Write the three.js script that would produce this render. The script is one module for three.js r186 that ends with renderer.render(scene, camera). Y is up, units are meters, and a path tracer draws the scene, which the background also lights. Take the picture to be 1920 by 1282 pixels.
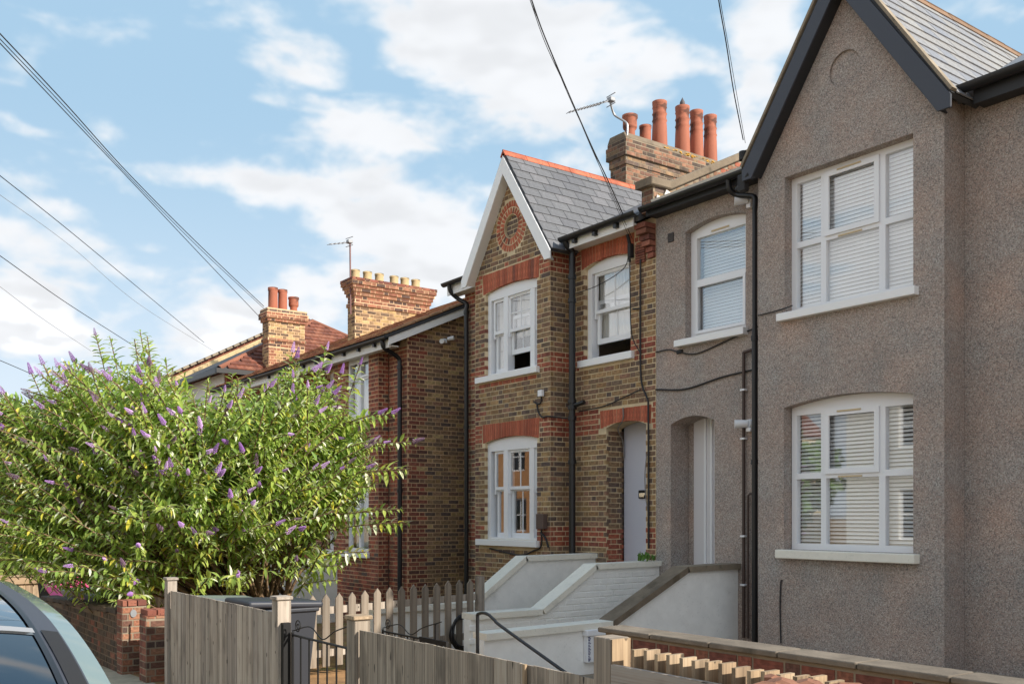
import * as THREE from 'three';
import { mergeGeometries } from 'three/addons/utils/BufferGeometryUtils.js';
import { RoundedBoxGeometry } from 'three/addons/geometries/RoundedBoxGeometry.js';

// ---------- camera: eye 1.75 m above the pavement, lens shifted up so that the walls stay upright
const scene = new THREE.Scene();
const W = 1920, H = 1282, FOC = 1820, HORIZON = 967, EYE = 1.75;
const camera = new THREE.PerspectiveCamera(2 * Math.atan(H / 2 / FOC) * 180 / Math.PI, W / H, 0.1, 3000);
const heading = Math.atan(1320 / 1820), cH = Math.cos(heading), sH = Math.sin(heading);
camera.position.set(0, EYE, 0);
camera.lookAt(-cH, EYE, -sH);
camera.setViewOffset(W, H, 0, H / 2 - HORIZON, W, H);
camera.updateProjectionMatrix();
const renderer = new THREE.WebGLRenderer({ antialias: true });
renderer.setSize(1024, 683);
renderer.toneMapping = THREE.LinearToneMapping;
renderer.toneMappingExposure = 1.55;
renderer.shadowMap.enabled = true;

// ---------- random numbers and noise, seeded
let seed = 7;
const rnd = () => { seed = (seed + 0x6D2B79F5) | 0; let t = Math.imul(seed ^ (seed >>> 15), 1 | seed); t = (t + Math.imul(t ^ (t >>> 7), 61 | t)) ^ t; return ((t ^ (t >>> 14)) >>> 0) / 4294967296; };
const rr = (a, b) => a + (b - a) * rnd();
const pick = a => a[Math.floor(rnd() * a.length)];
const clamp = (x, a, b) => Math.min(b, Math.max(a, x));
const smooth = (a, b, x) => { const t = clamp((x - a) / (b - a), 0, 1); return t * t * (3 - 2 * t); };
const mix = (a, b, t) => a + (b - a) * t;
const TAB = new Float32Array(4096); for (let i = 0; i < 4096; i++) TAB[i] = rnd();
const hash3 = (x, y, z) => TAB[(Math.imul(x, 1619) ^ Math.imul(y, 31337) ^ Math.imul(z, 6971)) & 4095];
function noise3(x, y, z) {
  const ix = Math.floor(x), iy = Math.floor(y), iz = Math.floor(z);
  let fx = x - ix, fy = y - iy, fz = z - iz;
  fx = fx * fx * (3 - 2 * fx); fy = fy * fy * (3 - 2 * fy); fz = fz * fz * (3 - 2 * fz);
  const l = (a, b, t) => a + (b - a) * t;
  return l(l(l(hash3(ix, iy, iz), hash3(ix + 1, iy, iz), fx), l(hash3(ix, iy + 1, iz), hash3(ix + 1, iy + 1, iz), fx), fy),
    l(l(hash3(ix, iy, iz + 1), hash3(ix + 1, iy, iz + 1), fx), l(hash3(ix, iy + 1, iz + 1), hash3(ix + 1, iy + 1, iz + 1), fx), fy), fz);
}
function fbm(x, y, z, o) { let s = 0, a = 0.5, n = 0; for (let i = 0; i < o; i++) { s += a * noise3(x, y, z); n += a; a *= 0.55; x = x * 2.03 + 5.1; y = y * 2.03 + 1.7; z = z * 2.03 + 9.2; } return s / n; }

// ---------- sky: summer blue with scattered fair-weather cloud
const CLOUDS = [];
const cl = (az, el, ra, re, k) => CLOUDS.push({ az, el, ra, re, k });
cl(-170.9, 24.7, 2.8, 0.9, 0.5); cl(-166.4, 24.7, 1.7, 0.7, 0.4); cl(-159.4, 26, 3.9, 1.6, 0.9); cl(-157, 24.1, 3.4, 1.1, 0.85);
cl(-155.2, 23.2, 2.2, 0.7, 0.55); cl(-159.6, 25.6, 1.3, 0.7, -0.8); cl(-149.7, 25.4, 3.1, 2.8, 0.9); cl(-147.2, 26.7, 4.7, 2, 1);
cl(-142.8, 26.5, 4.4, 2.5, 1.1); cl(-136.5, 25.5, 3.4, 1.7, 0.95); cl(-142.2, 22.6, 2.8, 2.6, 0.85); cl(-144.4, 23.9, 2.5, 1.7, 0.7);
cl(-152.8, 25.3, 0.9, 1.1, -0.6); cl(-167.5, 20.6, 1.7, 1.1, 0.7); cl(-165.6, 19.9, 2, 0.6, 0.65); cl(-170.9, 19.7, 1, 0.6, 0.7);
cl(-171, 21.7, 1.1, 0.6, 0.5); cl(-155.2, 21.5, 2.5, 0.8, 0.7); cl(-152.2, 21.3, 2.8, 0.8, 0.7); cl(-148.1, 21, 2.5, 0.9, 0.75);
cl(-158.8, 22.4, 1.5, 0.3, 0.45); cl(-161.2, 18.5, 3.6, 0.7, 0.75); cl(-156.4, 18.2, 3.7, 0.9, 0.8); cl(-152.2, 17.4, 5, 1.9, 0.9);
cl(-150.3, 15.8, 5.3, 2.1, 0.95); cl(-151.6, 14, 5, 1.5, 0.85); cl(-170.4, 16.9, 2, 1.2, 0.8); cl(-168.6, 16, 3.2, 0.5, 0.7);
cl(-168.8, 14.4, 4.3, 1.2, 0.95); cl(-167, 13.2, 2.6, 0.4, 0.55); cl(-170.9, 11.6, 1.5, 1.6, 1.15); cl(-169.6, 10.6, 1.7, 1.3, 1.15);
cl(-168.6, 9.6, 2.3, 1, 1.05); cl(-171.1, 9.1, 1.7, 1.4, 1.05); cl(-160, 11.2, 3.3, 1.3, 0.9); cl(-155.5, 12, 1.9, 1.7, 0.95);
cl(-161.7, 9.5, 2.7, 1.2, 0.75); cl(-156.4, 9.8, 2.8, 1.5, 0.75); cl(-129, 25.7, 1.8, 1.5, 0.75); cl(-129.6, 23.2, 2.3, 1.8, 0.85);
cl(-130.9, 21, 1.8, 1.7, 0.75); cl(-133.3, 24, 1.6, 1.8, -0.7); cl(-139.6, 19.5, 2.2, 1.8, 0.75); cl(-138.7, 22, 1.9, 1.7, 0.65);
cl(-165.4, 22.7, 3.5, 0.8, -0.5); cl(-163, 23.6, 1.8, 1.6, -0.4); cl(-162.4, 15.8, 2.1, 1.4, -0.5); cl(-156.4, 14.6, 1.8, 1.4, -0.3); cl(-117, 24.7, 1.7, 1, 0.35);
{
  const w = 4096, h = 2048, data = new Float32Array(w * h * 4), lin = v => Math.pow(v, 2.2);
  const zen = [112, 158, 199], midc = [158, 191, 217], low = [206, 222, 237];
  for (let j = 0; j < h; j++) {
    const el = ((j + 0.5) / h - 0.5) * Math.PI, eld = el * 180 / Math.PI, ce = Math.cos(el), y = Math.sin(el);
    for (let i = 0; i < w; i++) {
      const o = (j * w + i) * 4; data[o + 3] = 1;
      if (eld < -0.5) { data[o] = 0.3; data[o + 1] = 0.3; data[o + 2] = 0.29; continue; }
      const az = ((i + 0.5) / w - 0.5) * 2 * Math.PI, azd = az * 180 / Math.PI, x = ce * Math.cos(az), z = ce * Math.sin(az);
      const t1 = smooth(2, 24, eld), t2 = smooth(24, 70, eld), sky = [0, 1, 2].map(c => mix(mix(low[c], midc[c], t1), zen[c], t2) / 255);
      // clouds lie in flattened layers: stretch the noise along the horizon
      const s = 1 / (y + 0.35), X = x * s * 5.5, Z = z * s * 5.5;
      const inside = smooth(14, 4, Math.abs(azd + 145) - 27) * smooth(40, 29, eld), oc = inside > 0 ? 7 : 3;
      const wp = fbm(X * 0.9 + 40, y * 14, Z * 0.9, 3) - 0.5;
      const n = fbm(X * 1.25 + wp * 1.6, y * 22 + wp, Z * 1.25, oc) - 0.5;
      let f = (fbm(X * 0.32 + 7, y * 3, Z * 0.32 + 3, 2) - 0.40) * 3.4;  // unseen part of the sky: cloud cover added to brighten the shaded fronts
      if (inside > 0) {
        let b = -0.42;
        for (const q of CLOUDS) { const u = (azd - q.az) / q.ra, v = (eld - q.el) / q.re, d = u * u + v * v; if (d < 6) b += q.k * Math.exp(-d * 0.8); }
        f = mix(f, b, inside);
      }
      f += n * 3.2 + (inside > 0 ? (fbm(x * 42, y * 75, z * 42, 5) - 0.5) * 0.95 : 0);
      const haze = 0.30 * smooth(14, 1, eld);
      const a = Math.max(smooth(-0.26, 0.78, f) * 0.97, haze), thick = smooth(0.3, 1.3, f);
      const g = fbm(X * 2.1 + 20, y * 30 + 3, Z * 2.1, 3);
      const bright = mix(0.895, 0.935, g) + 0.05 * thick * smooth(14, 9, eld) * (g > 0.5 ? 1 : 0.2) - 0.04 * thick * smooth(0.58, 0.34, g);
      const white = [bright * 0.985, bright * 0.992, bright * 1.005];
      for (let c = 0; c < 3; c++) data[o + c] = 0.765 * lin(mix(sky[c], white[c], a));
    }
  }
  const tex = new THREE.DataTexture(data, w, h, THREE.RGBAFormat, THREE.FloatType);
  tex.mapping = THREE.EquirectangularReflectionMapping; tex.magFilter = THREE.LinearFilter; tex.needsUpdate = true;
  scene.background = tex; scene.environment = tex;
}
// ---------- sun: high behind the houses and to the right, so that their fronts and front gardens lie in shade
const sun = new THREE.DirectionalLight(new THREE.Color(1, 0.93, 0.82), 4.6);
sun.position.set(70, 46, -32); sun.target.position.set(-12, 0, -6);
sun.position.add(sun.target.position);
sun.castShadow = true; sun.shadow.mapSize.set(4096, 4096); sun.shadow.radius = 1.2;
Object.assign(sun.shadow.camera, { left: -40, right: 40, top: 40, bottom: -40, near: 1, far: 200 });
scene.add(sun, sun.target);

// ---------- object helpers
const used = new Map();
function numbered(name) { const n = used.get(name) || 0; used.set(name, n + 1); return n ? name + '_' + String(n).padStart(3, '0') : name; }
function tag(o, label, category, group) { o.userData.label = label; o.userData.category = category; if (group) o.userData.group = group; return o; }
function thing(name, label, category, p = [0, 0, 0], group) {
  const o = new THREE.Group(); o.name = numbered(name); o.position.set(...p); scene.add(o); return tag(o, label, category, group);
}
const rootOf = o => { while (o.parent && o.parent !== scene) o = o.parent; return o; };
// geometry comes in world coordinates and is made relative to the thing's own base; a thing is not turned while it is built
function part(parent, name, geo, mat, label, kind) {
  const g = Array.isArray(geo) ? merge(geo) : geo, r = rootOf(parent), p = r.position;
  g.translate(-p.x, -p.y, -p.z);
  const m = new THREE.Mesh(g, mat); m.name = name; parent.add(m);
  if (label) m.userData.label = label;
  if (kind) m.userData.kind = kind;
  return m;
}
function piece(parent, name, geo, mat, x, y, z, scale, rot) { // shares its geometry
  const r = rootOf(parent).position, m = new THREE.Mesh(geo, mat); m.name = name;
  m.position.set(x - r.x, y - r.y, z - r.z); if (scale) m.scale.set(...scale); if (rot) m.rotation.set(...rot);
  parent.add(m); return m;
}
function single(name, label, category, geo, mat, base, group) { // a thing of one mesh
  const g = Array.isArray(geo) ? merge(geo) : geo; g.translate(-base[0], -base[1], -base[2]);
  const m = new THREE.Mesh(g, mat); m.name = numbered(name); m.position.set(...base); scene.add(m); return tag(m, label, category, group);
}
function struct(name, geo, mat, kind = 'structure') {
  const m = new THREE.Mesh(Array.isArray(geo) ? merge(geo) : geo, mat); m.name = numbered(name); m.userData.kind = kind; scene.add(m); return m;
}
// ---------- geometry helpers (world coordinates)
const V = (x, y, z) => new THREE.Vector3(x, y, z);
function flat(g) { const n = g.index ? g.toNonIndexed() : g; for (const k of Object.keys(n.attributes)) if (!['position', 'normal', 'uv', 'color'].includes(k)) n.deleteAttribute(k); return n; }
function merge(list) {
  const l = list.map(flat), c = l.some(g => g.attributes.color);
  for (const g of l) {
    const n = g.attributes.position.count;
    if (!g.attributes.uv) g.setAttribute('uv', new THREE.BufferAttribute(new Float32Array(n * 2), 2));
    if (c && !g.attributes.color) g.setAttribute('color', new THREE.BufferAttribute(new Float32Array(n * 3).fill(1), 3));
  }
  return mergeGeometries(l);
}
function muv(g, ou = 0, ov = 0, swap = false) { // uv in metres, by the way each face points
  g = flat(g); const P = g.attributes.position, N = g.attributes.normal, U = new Float32Array(P.count * 2);
  for (let i = 0; i < P.count; i++) {
    const ax = Math.abs(N.getX(i)), ay = Math.abs(N.getY(i)), az = Math.abs(N.getZ(i));
    let u, v;
    if (ax > ay && ax > az) { u = P.getZ(i); v = P.getY(i); } else if (ay > az) { u = P.getX(i); v = P.getZ(i); } else { u = P.getX(i); v = P.getY(i); }
    if (swap) [u, v] = [v, u];
    U[i * 2] = u + ou; U[i * 2 + 1] = v + ov;
  }
  g.setAttribute('uv', new THREE.BufferAttribute(U, 2)); return g;
}
function bb(x0, x1, y0, y1, z0, z1, ou, ov, swap) { const g = new THREE.BoxGeometry(x1 - x0, y1 - y0, z1 - z0); g.translate((x0 + x1) / 2, (y0 + y1) / 2, (z0 + z1) / 2); return muv(g, ou, ov, swap); }
function rb(x0, x1, y0, y1, z0, z1, r, seg = 2) { const g = new RoundedBoxGeometry(x1 - x0, y1 - y0, z1 - z0, seg, r); g.translate((x0 + x1) / 2, (y0 + y1) / 2, (z0 + z1) / 2); return muv(g); }
function cyl(p, q, r0, r1 = r0, seg = 12, open = false) {
  const a = V(...p), b = V(...q), d = b.clone().sub(a), g = new THREE.CylinderGeometry(r1, r0, d.length(), seg, 1, open);
  g.applyQuaternion(new THREE.Quaternion().setFromUnitVectors(V(0, 1, 0), d.clone().normalize())); g.translate(...a.add(b).multiplyScalar(0.5).toArray()); return flat(g);
}
function tube(pts, r, n = 40, seg = 7, tension = 0.5) { return flat(new THREE.TubeGeometry(new THREE.CatmullRomCurve3(pts.map(p => Array.isArray(p) ? V(...p) : p), false, 'catmullrom', tension), n, r, seg)); }
function lathe(prof, x, y, z, seg = 20) { const g = new THREE.LatheGeometry(prof.map(p => new THREE.Vector2(p[0], p[1])), seg); g.translate(x, y, z); return flat(g); }
function extr(shape, z0, z1, bevel = 0) { // shape in x,y, from z0 (back) to z1 (front)
  const g = new THREE.ExtrudeGeometry(shape, { depth: z1 - z0 - 2 * bevel, bevelEnabled: bevel > 0, bevelThickness: bevel, bevelSize: bevel, bevelOffset: -bevel, bevelSegments: 1, curveSegments: 16 });
  g.translate(0, 0, z0 + bevel); return muv(g);
}
function poly(pts) { const s = new THREE.Shape(); pts.forEach((p, i) => i ? s.lineTo(p[0], p[1]) : s.moveTo(p[0], p[1])); s.closePath(); return s; }
function archPts(x0, x1, y0, ys, rise, n = 14) { // opening with a segmental head
  const p = [[x0, y0], [x1, y0]]; for (let i = 0; i <= n; i++) { const t = 1 - 2 * i / n; p.push([mix(x0, x1, (t + 1) / 2), ys + rise * (1 - t * t)]); } return p;
}
function slab(a, b, c, d, th) { // a quadrilateral a,b,c,d (counter-clockwise seen from outside), thickened inwards
  const A = [a, b, c, d].map(p => V(...p)), n = A[1].clone().sub(A[0]).cross(A[3].clone().sub(A[0])).normalize().multiplyScalar(-th), Bk = A.map(p => p.clone().add(n)), pos = [];
  const quad = (p, q, r, s) => { for (const v of [p, q, r, p, r, s]) pos.push(v.x, v.y, v.z); };
  quad(...A); quad(Bk[3], Bk[2], Bk[1], Bk[0]); for (let i = 0; i < 4; i++) quad(A[(i + 1) % 4], A[i], Bk[i], Bk[(i + 1) % 4]);
  const g = new THREE.BufferGeometry(); g.setAttribute('position', new THREE.Float32BufferAttribute(pos, 3)); g.computeVertexNormals(); return muv(g);
}
const sph = (x, y, z, r) => { const g = new THREE.SphereGeometry(r, 14, 10); g.translate(x, y, z); return flat(g); };
function at(px, py, d) { const t = (px - W / 2) / FOC * d; return [-cH * d + sH * t, EYE - (py - HORIZON) / FOC * d, -sH * d - cH * t]; }
function seen(p) { const d = -cH * p[0] - sH * p[2], r = sH * p[0] - cH * p[2]; return [W / 2 + FOC * r / d, HORIZON - FOC * (p[1] - EYE) / d, d]; }
const slope = x => x > -9 ? 0 : 0.03 * Math.max(x + 9, -50); // the street falls gently away to the west

// ---------- textures
function tex(w, h, rx, ry, fn, srgb = true) { // fn(u,v in 0..1) -> [r,g,b] 0..255; rx, ry metres per repeat
  const d = new Uint8Array(w * h * 4);
  for (let j = 0; j < h; j++) for (let i = 0; i < w; i++) { const c = fn(i / w, j / h, i, j), o = (j * w + i) * 4; d[o] = clamp(c[0], 0, 255); d[o + 1] = clamp(c[1], 0, 255); d[o + 2] = clamp(c[2], 0, 255); d[o + 3] = 255; }
  const t = new THREE.DataTexture(d, w, h); t.wrapS = t.wrapT = THREE.RepeatWrapping; t.magFilter = THREE.LinearFilter; t.minFilter = THREE.LinearMipmapLinearFilter; t.generateMipmaps = true;
  if (srgb) t.colorSpace = THREE.SRGBColorSpace; t.repeat.set(1 / rx, 1 / ry); t.needsUpdate = true; return t;
}
// tiling noise: value noise with wrapped lattice
function tn(u, v, fx, fy, s = 0) {
  const x = u * fx, y = v * fy, ix = Math.floor(x), iy = Math.floor(y); let a = x - ix, b = y - iy; a = a * a * (3 - 2 * a); b = b * b * (3 - 2 * b);
  const h = (i, j) => hash3(((i % fx) + fx) % fx + 13 * s, ((j % fy) + fy) % fy, s * 7 + 3);
  return mix(mix(h(ix, iy), h(ix + 1, iy), a), mix(h(ix, iy + 1), h(ix + 1, iy + 1), a), b);
}
const tf = (u, v, f, g, o, s) => { let r = 0, a = 0.5, n = 0; for (let i = 0; i < o; i++) { r += a * tn(u, v, f << i, g << i, s + i); n += a; a *= 0.6; } return r / n; };

// pebbledash: 8-14 mm chips of many tones set in grey-brown render
const dashMap = (() => {
  const n = 1024, cells = 215, tones = [[186, 171, 158], [167, 152, 140], [148, 134, 125], [197, 184, 171], [173, 149, 136], [159, 146, 136], [126, 115, 109], [180, 163, 151], [170, 155, 144]];
  const h = new Float32Array(n * n);
  const map = tex(n, n, 2.2, 2.2, (u, v, i, j) => {
    const x = u * cells, y = v * cells, ix = Math.floor(x), iy = Math.floor(y); let b1 = 9, b2 = 9, id = 0;
    for (let a = -1; a < 2; a++) for (let b = -1; b < 2; b++) {
      const cx = ((ix + a) + cells) % cells, cy = ((iy + b) + cells) % cells, px = ix + a + 0.15 + 0.7 * hash3(cx, cy, 1), py = iy + b + 0.15 + 0.7 * hash3(cx, cy, 2), d = (x - px) ** 2 + (y - py) ** 2;
      if (d < b1) { b2 = b1; b1 = d; id = Math.floor(hash3(cx, cy, 5) * 997); } else if (d < b2) b2 = d;
    }
    const c = tones[id % tones.length], e = smooth(0.0, 0.22, Math.sqrt(b2) - Math.sqrt(b1)), m = 0.93 + 0.14 * tf(u, v, 6, 6, 4, 3), r = tf(u, v, 5, 5, 3, 11) - 0.5;
    h[j * n + i] = e * (0.6 + 0.4 * hash3(id, 3, 3));
    return [mix(136, c[0], e) * 1.06 * m * (1 + r * 0.12), mix(124, c[1], e) * 1.06 * m, mix(115, c[2], e) * 1.06 * m * (1 - r * 0.07)];
  });
  const bump = tex(n, n, 2.2, 2.2, (u, v, i, j) => { const k = h[j * n + i] * 255; return [k, k, k]; }, false);
  return { map, bump };
})();
const brickMap = tex(256, 256, 1, 1, (u, v) => { const g = tf(u, v, 6, 5, 5, 2), s = tn(u, v, 60, 60, 8), k = 232 + 60 * (g - 0.5) * 2 + (s > 0.86 ? -70 : s < 0.08 ? 30 : 0); return [k, k * 0.99, k * 0.975]; });
const potMap = tex(256, 256, 1, 1, (u, v) => { const g = tf(u, v, 3, 3, 5, 22), s = smooth(0.52, 0.7, g), l = smooth(0.66, 0.74, tf(u, v, 5, 4, 5, 33)), k = 240 + 50 * (tf(u, v, 10, 12, 4, 5) - 0.5); return [k - 95 * s + 10 * l, k - 88 * s + 26 * l, k - 80 * s - 8 * l]; });
const mortarMap = tex(512, 512, 1.3, 1.3, (u, v) => { const k = 236 + 50 * (tf(u, v, 16, 16, 5, 4) - 0.5) + 40 * (tn(u, v, 5, 5, 9) - 0.5); return [k, k * 0.985, k * 0.96]; });
const woodMap = tex(512, 1024, 0.5, 1.6, (u, v) => {
  const g = tf(u, v, 40, 2, 4, 3), l = tf(u, v, 9, 1, 3, 8), f = tn(u, v, 170, 5, 5), kn = smooth(0.93, 0.98, tn(u, v, 12, 16, 31)), mo = smooth(0.55, 0.8, tf(u, v, 4, 6, 4, 21));
  const k = 222 + 120 * (g - 0.5) + 90 * (l - 0.5) + 26 * (f - 0.5) - 120 * kn;
  return [k - 36 * mo, k * 0.98 - 36 * mo, k * 0.965 - 36 * mo];
});
const plasterMap = tex(1024, 1024, 2.4, 2.4, (u, v) => { const d = smooth(0.6, 0.85, tf(u, v, 7, 7, 6, 4)), s = smooth(0.83, 0.9, tn(u, v, 90, 110, 6)) * tn(u, v, 8, 8, 2), k = 246 + 16 * (tf(u, v, 24, 24, 4, 1) - 0.5) - 22 * d - 14 * s; return [k, k * 0.995, k * 0.98]; });
const slateMap = tex(512, 512, 1.1, 1.1, (u, v) => { const k = 230 + 60 * (tf(u, v, 4, 30, 4, 3) - 0.5) + 60 * (tf(u, v, 9, 9, 4, 13) - 0.5), l = smooth(0.72, 0.86, tf(u, v, 14, 14, 5, 17)); return [k + 22 * l, k + 20 * l, k * 1.01]; });
const stoneMap = tex(512, 512, 1.5, 1.5, (u, v) => { const k = 226 + 90 * (tf(u, v, 10, 10, 6, 5) - 0.5), m = smooth(0.62, 0.8, tf(u, v, 6, 6, 5, 15)), s = tn(u, v, 200, 200, 3) > 0.9 ? 24 : 0; return [k - 48 * m + s, k * 0.99 - 47 * m + s, k * 0.965 - 50 * m + s]; });
const groundMap = tex(512, 512, 2.5, 2.5, (u, v) => { const k = 205 + 120 * (tf(u, v, 12, 12, 6, 5) - 0.5), g = smooth(0.55, 0.7, tf(u, v, 5, 5, 5, 19)); return [k, k * mix(0.84, 0.96, g), k * 0.66]; });
const grain = tex(256, 256, 0.35, 0.35, (u, v) => { const k = 128 + 160 * (tf(u, v, 24, 24, 4, 6) - 0.5); return [k, k, k]; }, false);

// ---------- materials
const C = (r, g, b) => new THREE.Color().setRGB(r / 255, g / 255, b / 255, THREE.SRGBColorSpace);
const M = (c, rough, o = {}) => new THREE.MeshStandardMaterial({ color: C(...c), roughness: rough, ...o });
const mat = {
  dash: M([246, 248, 252], 0.95, { map: dashMap.map, bumpMap: dashMap.bump, bumpScale: 0.0045 }),
  mortar: M([222, 204, 172], 0.95, { map: mortarMap, bumpMap: grain, bumpScale: 0.003 }),
  mortarRed: M([222, 190, 156], 0.95, { map: mortarMap, bumpMap: grain, bumpScale: 0.003 }),
  mortarGrey: M([150, 138, 122], 0.95, { map: mortarMap }),
  brickStuff: M([255, 255, 255], 0.9, { map: brickMap, vertexColors: true }),
  plastic: M([236, 237, 240], 0.32), // white window plastic
  whitePaint: M([240, 240, 240], 0.45), soffit: M([228, 226, 222], 0.5),
  black: M([30, 31, 34], 0.38), blackMatt: M([34, 33, 34], 0.7), iron: M([26, 25, 26], 0.55, { metalness: 0.3 }),
  barge: M([58, 62, 72], 0.5), fasciaDark: M([40, 42, 46], 0.55),
  plaster: M([255, 255, 255], 0.85, { map: plasterMap, bumpMap: grain, bumpScale: 0.002 }),
  stone: M([158, 146, 130], 0.95, { map: stoneMap, bumpMap: grain, bumpScale: 0.004 }), copingDull: M([134, 124, 113], 0.95, { map: stoneMap, bumpMap: grain, bumpScale: 0.005 }),
  capStone: M([244, 240, 230], 0.9, { map: plasterMap, bumpMap: grain, bumpScale: 0.003 }),
  dirtyCap: M([134, 121, 106], 0.95, { map: stoneMap, bumpMap: grain, bumpScale: 0.006 }),
  slateBed: M([64, 66, 70], 0.8), dark: M([40, 36, 34], 0.9), room: M([196, 188, 176], 0.9), boards: M([150, 118, 88], 0.7),
  pot: M([172, 104, 80], 0.85, { map: potMap }), potCream: M([200, 176, 134], 0.85, { map: potMap }),
  ridge: M([188, 104, 76], 0.8, { map: brickMap }), ridgeOld: M([140, 112, 90], 0.9, { map: stoneMap }),
  lead: M([150, 152, 156], 0.6, { metalness: 0.2 }), flash: M([236, 232, 224], 0.85, { map: plasterMap }),
  cable: M([38, 36, 38], 0.6), cableGrey: M([128, 122, 118], 0.6), galv: M([170, 172, 176], 0.4, { metalness: 0.7 }),
  glassUp: new THREE.MeshPhysicalMaterial({ color: 0xffffff, roughness: 0.01, transmission: 1, thickness: 0, ior: 2.5 }),
  glass: new THREE.MeshPhysicalMaterial({ color: 0xffffff, roughness: 0.01, transmission: 1, thickness: 0, ior: 1.85 }),
  blind: M([250, 250, 248], 0.6), curtain: M([232, 230, 224], 0.95, { side: THREE.DoubleSide }),
  door: M([202, 204, 218], 0.45), chrome: M([210, 210, 212], 0.2, { metalness: 0.9 }),
  ground: M([186, 170, 146], 1, { map: groundMap, bumpMap: grain, bumpScale: 0.01 }), asphalt: M([84, 84, 86], 0.95, { map: stoneMap, bumpMap: grain, bumpScale: 0.006 }),
  paving: M([196, 186, 170], 0.95, { map: stoneMap, bumpMap: grain, bumpScale: 0.003 }),
  tile: M([255, 255, 255], 0.9, { map: brickMap, vertexColors: true }),
};
const woods = [[176, 167, 156], [168, 159, 149], [184, 174, 162], [160, 151, 142], [174, 164, 152]].map(c => M(c, 0.92, { map: woodMap, bumpMap: woodMap, bumpScale: 0.002 }));
const woodsGreen = [[168, 157, 143], [158, 148, 135], [174, 163, 149]].map(c => M(c, 0.92, { map: woodMap, bumpMap: woodMap, bumpScale: 0.002 }));
const woodNew = [[172, 150, 122], [162, 140, 114], [178, 158, 132], [156, 136, 112]].map(c => M(c, 0.85, { map: woodMap, bumpMap: woodMap, bumpScale: 0.0015 }));

// ---------- bricks: every one a block standing a few millimetres proud of the mortar
const PAL = {
  stock: [[174, 142, 104], [162, 133, 99], [153, 122, 95], [140, 114, 93], [186, 152, 112], [130, 106, 91], [160, 126, 91], [168, 135, 108], [147, 124, 99], [160, 122, 101], [170, 140, 99]],
  stockDark: [[128, 108, 92], [139, 114, 92], [115, 97, 88], [151, 124, 97], [157, 129, 97], [108, 92, 86], [143, 112, 92], [132, 112, 95]],
  red: [[176, 100, 78], [164, 92, 73], [184, 110, 88], [154, 86, 70], [172, 104, 82], [180, 102, 76], [146, 88, 74]],
  rubbed: [[198, 110, 82], [188, 102, 76], [204, 118, 90], [180, 98, 74]],
  redDull: [[150, 92, 76], [138, 82, 68], [160, 102, 84], [124, 76, 66], [146, 96, 78], [112, 80, 70]],
  sooty: [[92, 76, 64], [84, 70, 60], [100, 80, 66], [78, 66, 58], [92, 74, 62], [112, 82, 68]],
  chim: [[152, 112, 90], [137, 102, 81], [105, 84, 71], [83, 72, 65], [158, 117, 96], [135, 112, 87], [95, 80, 70], [123, 90, 76]],
  chimRed: [[163, 110, 86], [150, 99, 77], [141, 93, 75], [115, 81, 68], [168, 120, 95], [92, 72, 65], [156, 115, 92]],
  yellow: [[190, 160, 114], [172, 144, 104], [198, 172, 126], [156, 128, 98], [136, 110, 86], [110, 92, 76]],
};
const tones = {}; for (const k in PAL) tones[k] = PAL[k].map(c => M(c, 0.9, { map: brickMap, bumpMap: brickMap, bumpScale: 0.002 }));
const unit = new THREE.BoxGeometry(1, 1, 1);
const unitFlat = flat(unit.clone());
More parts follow.
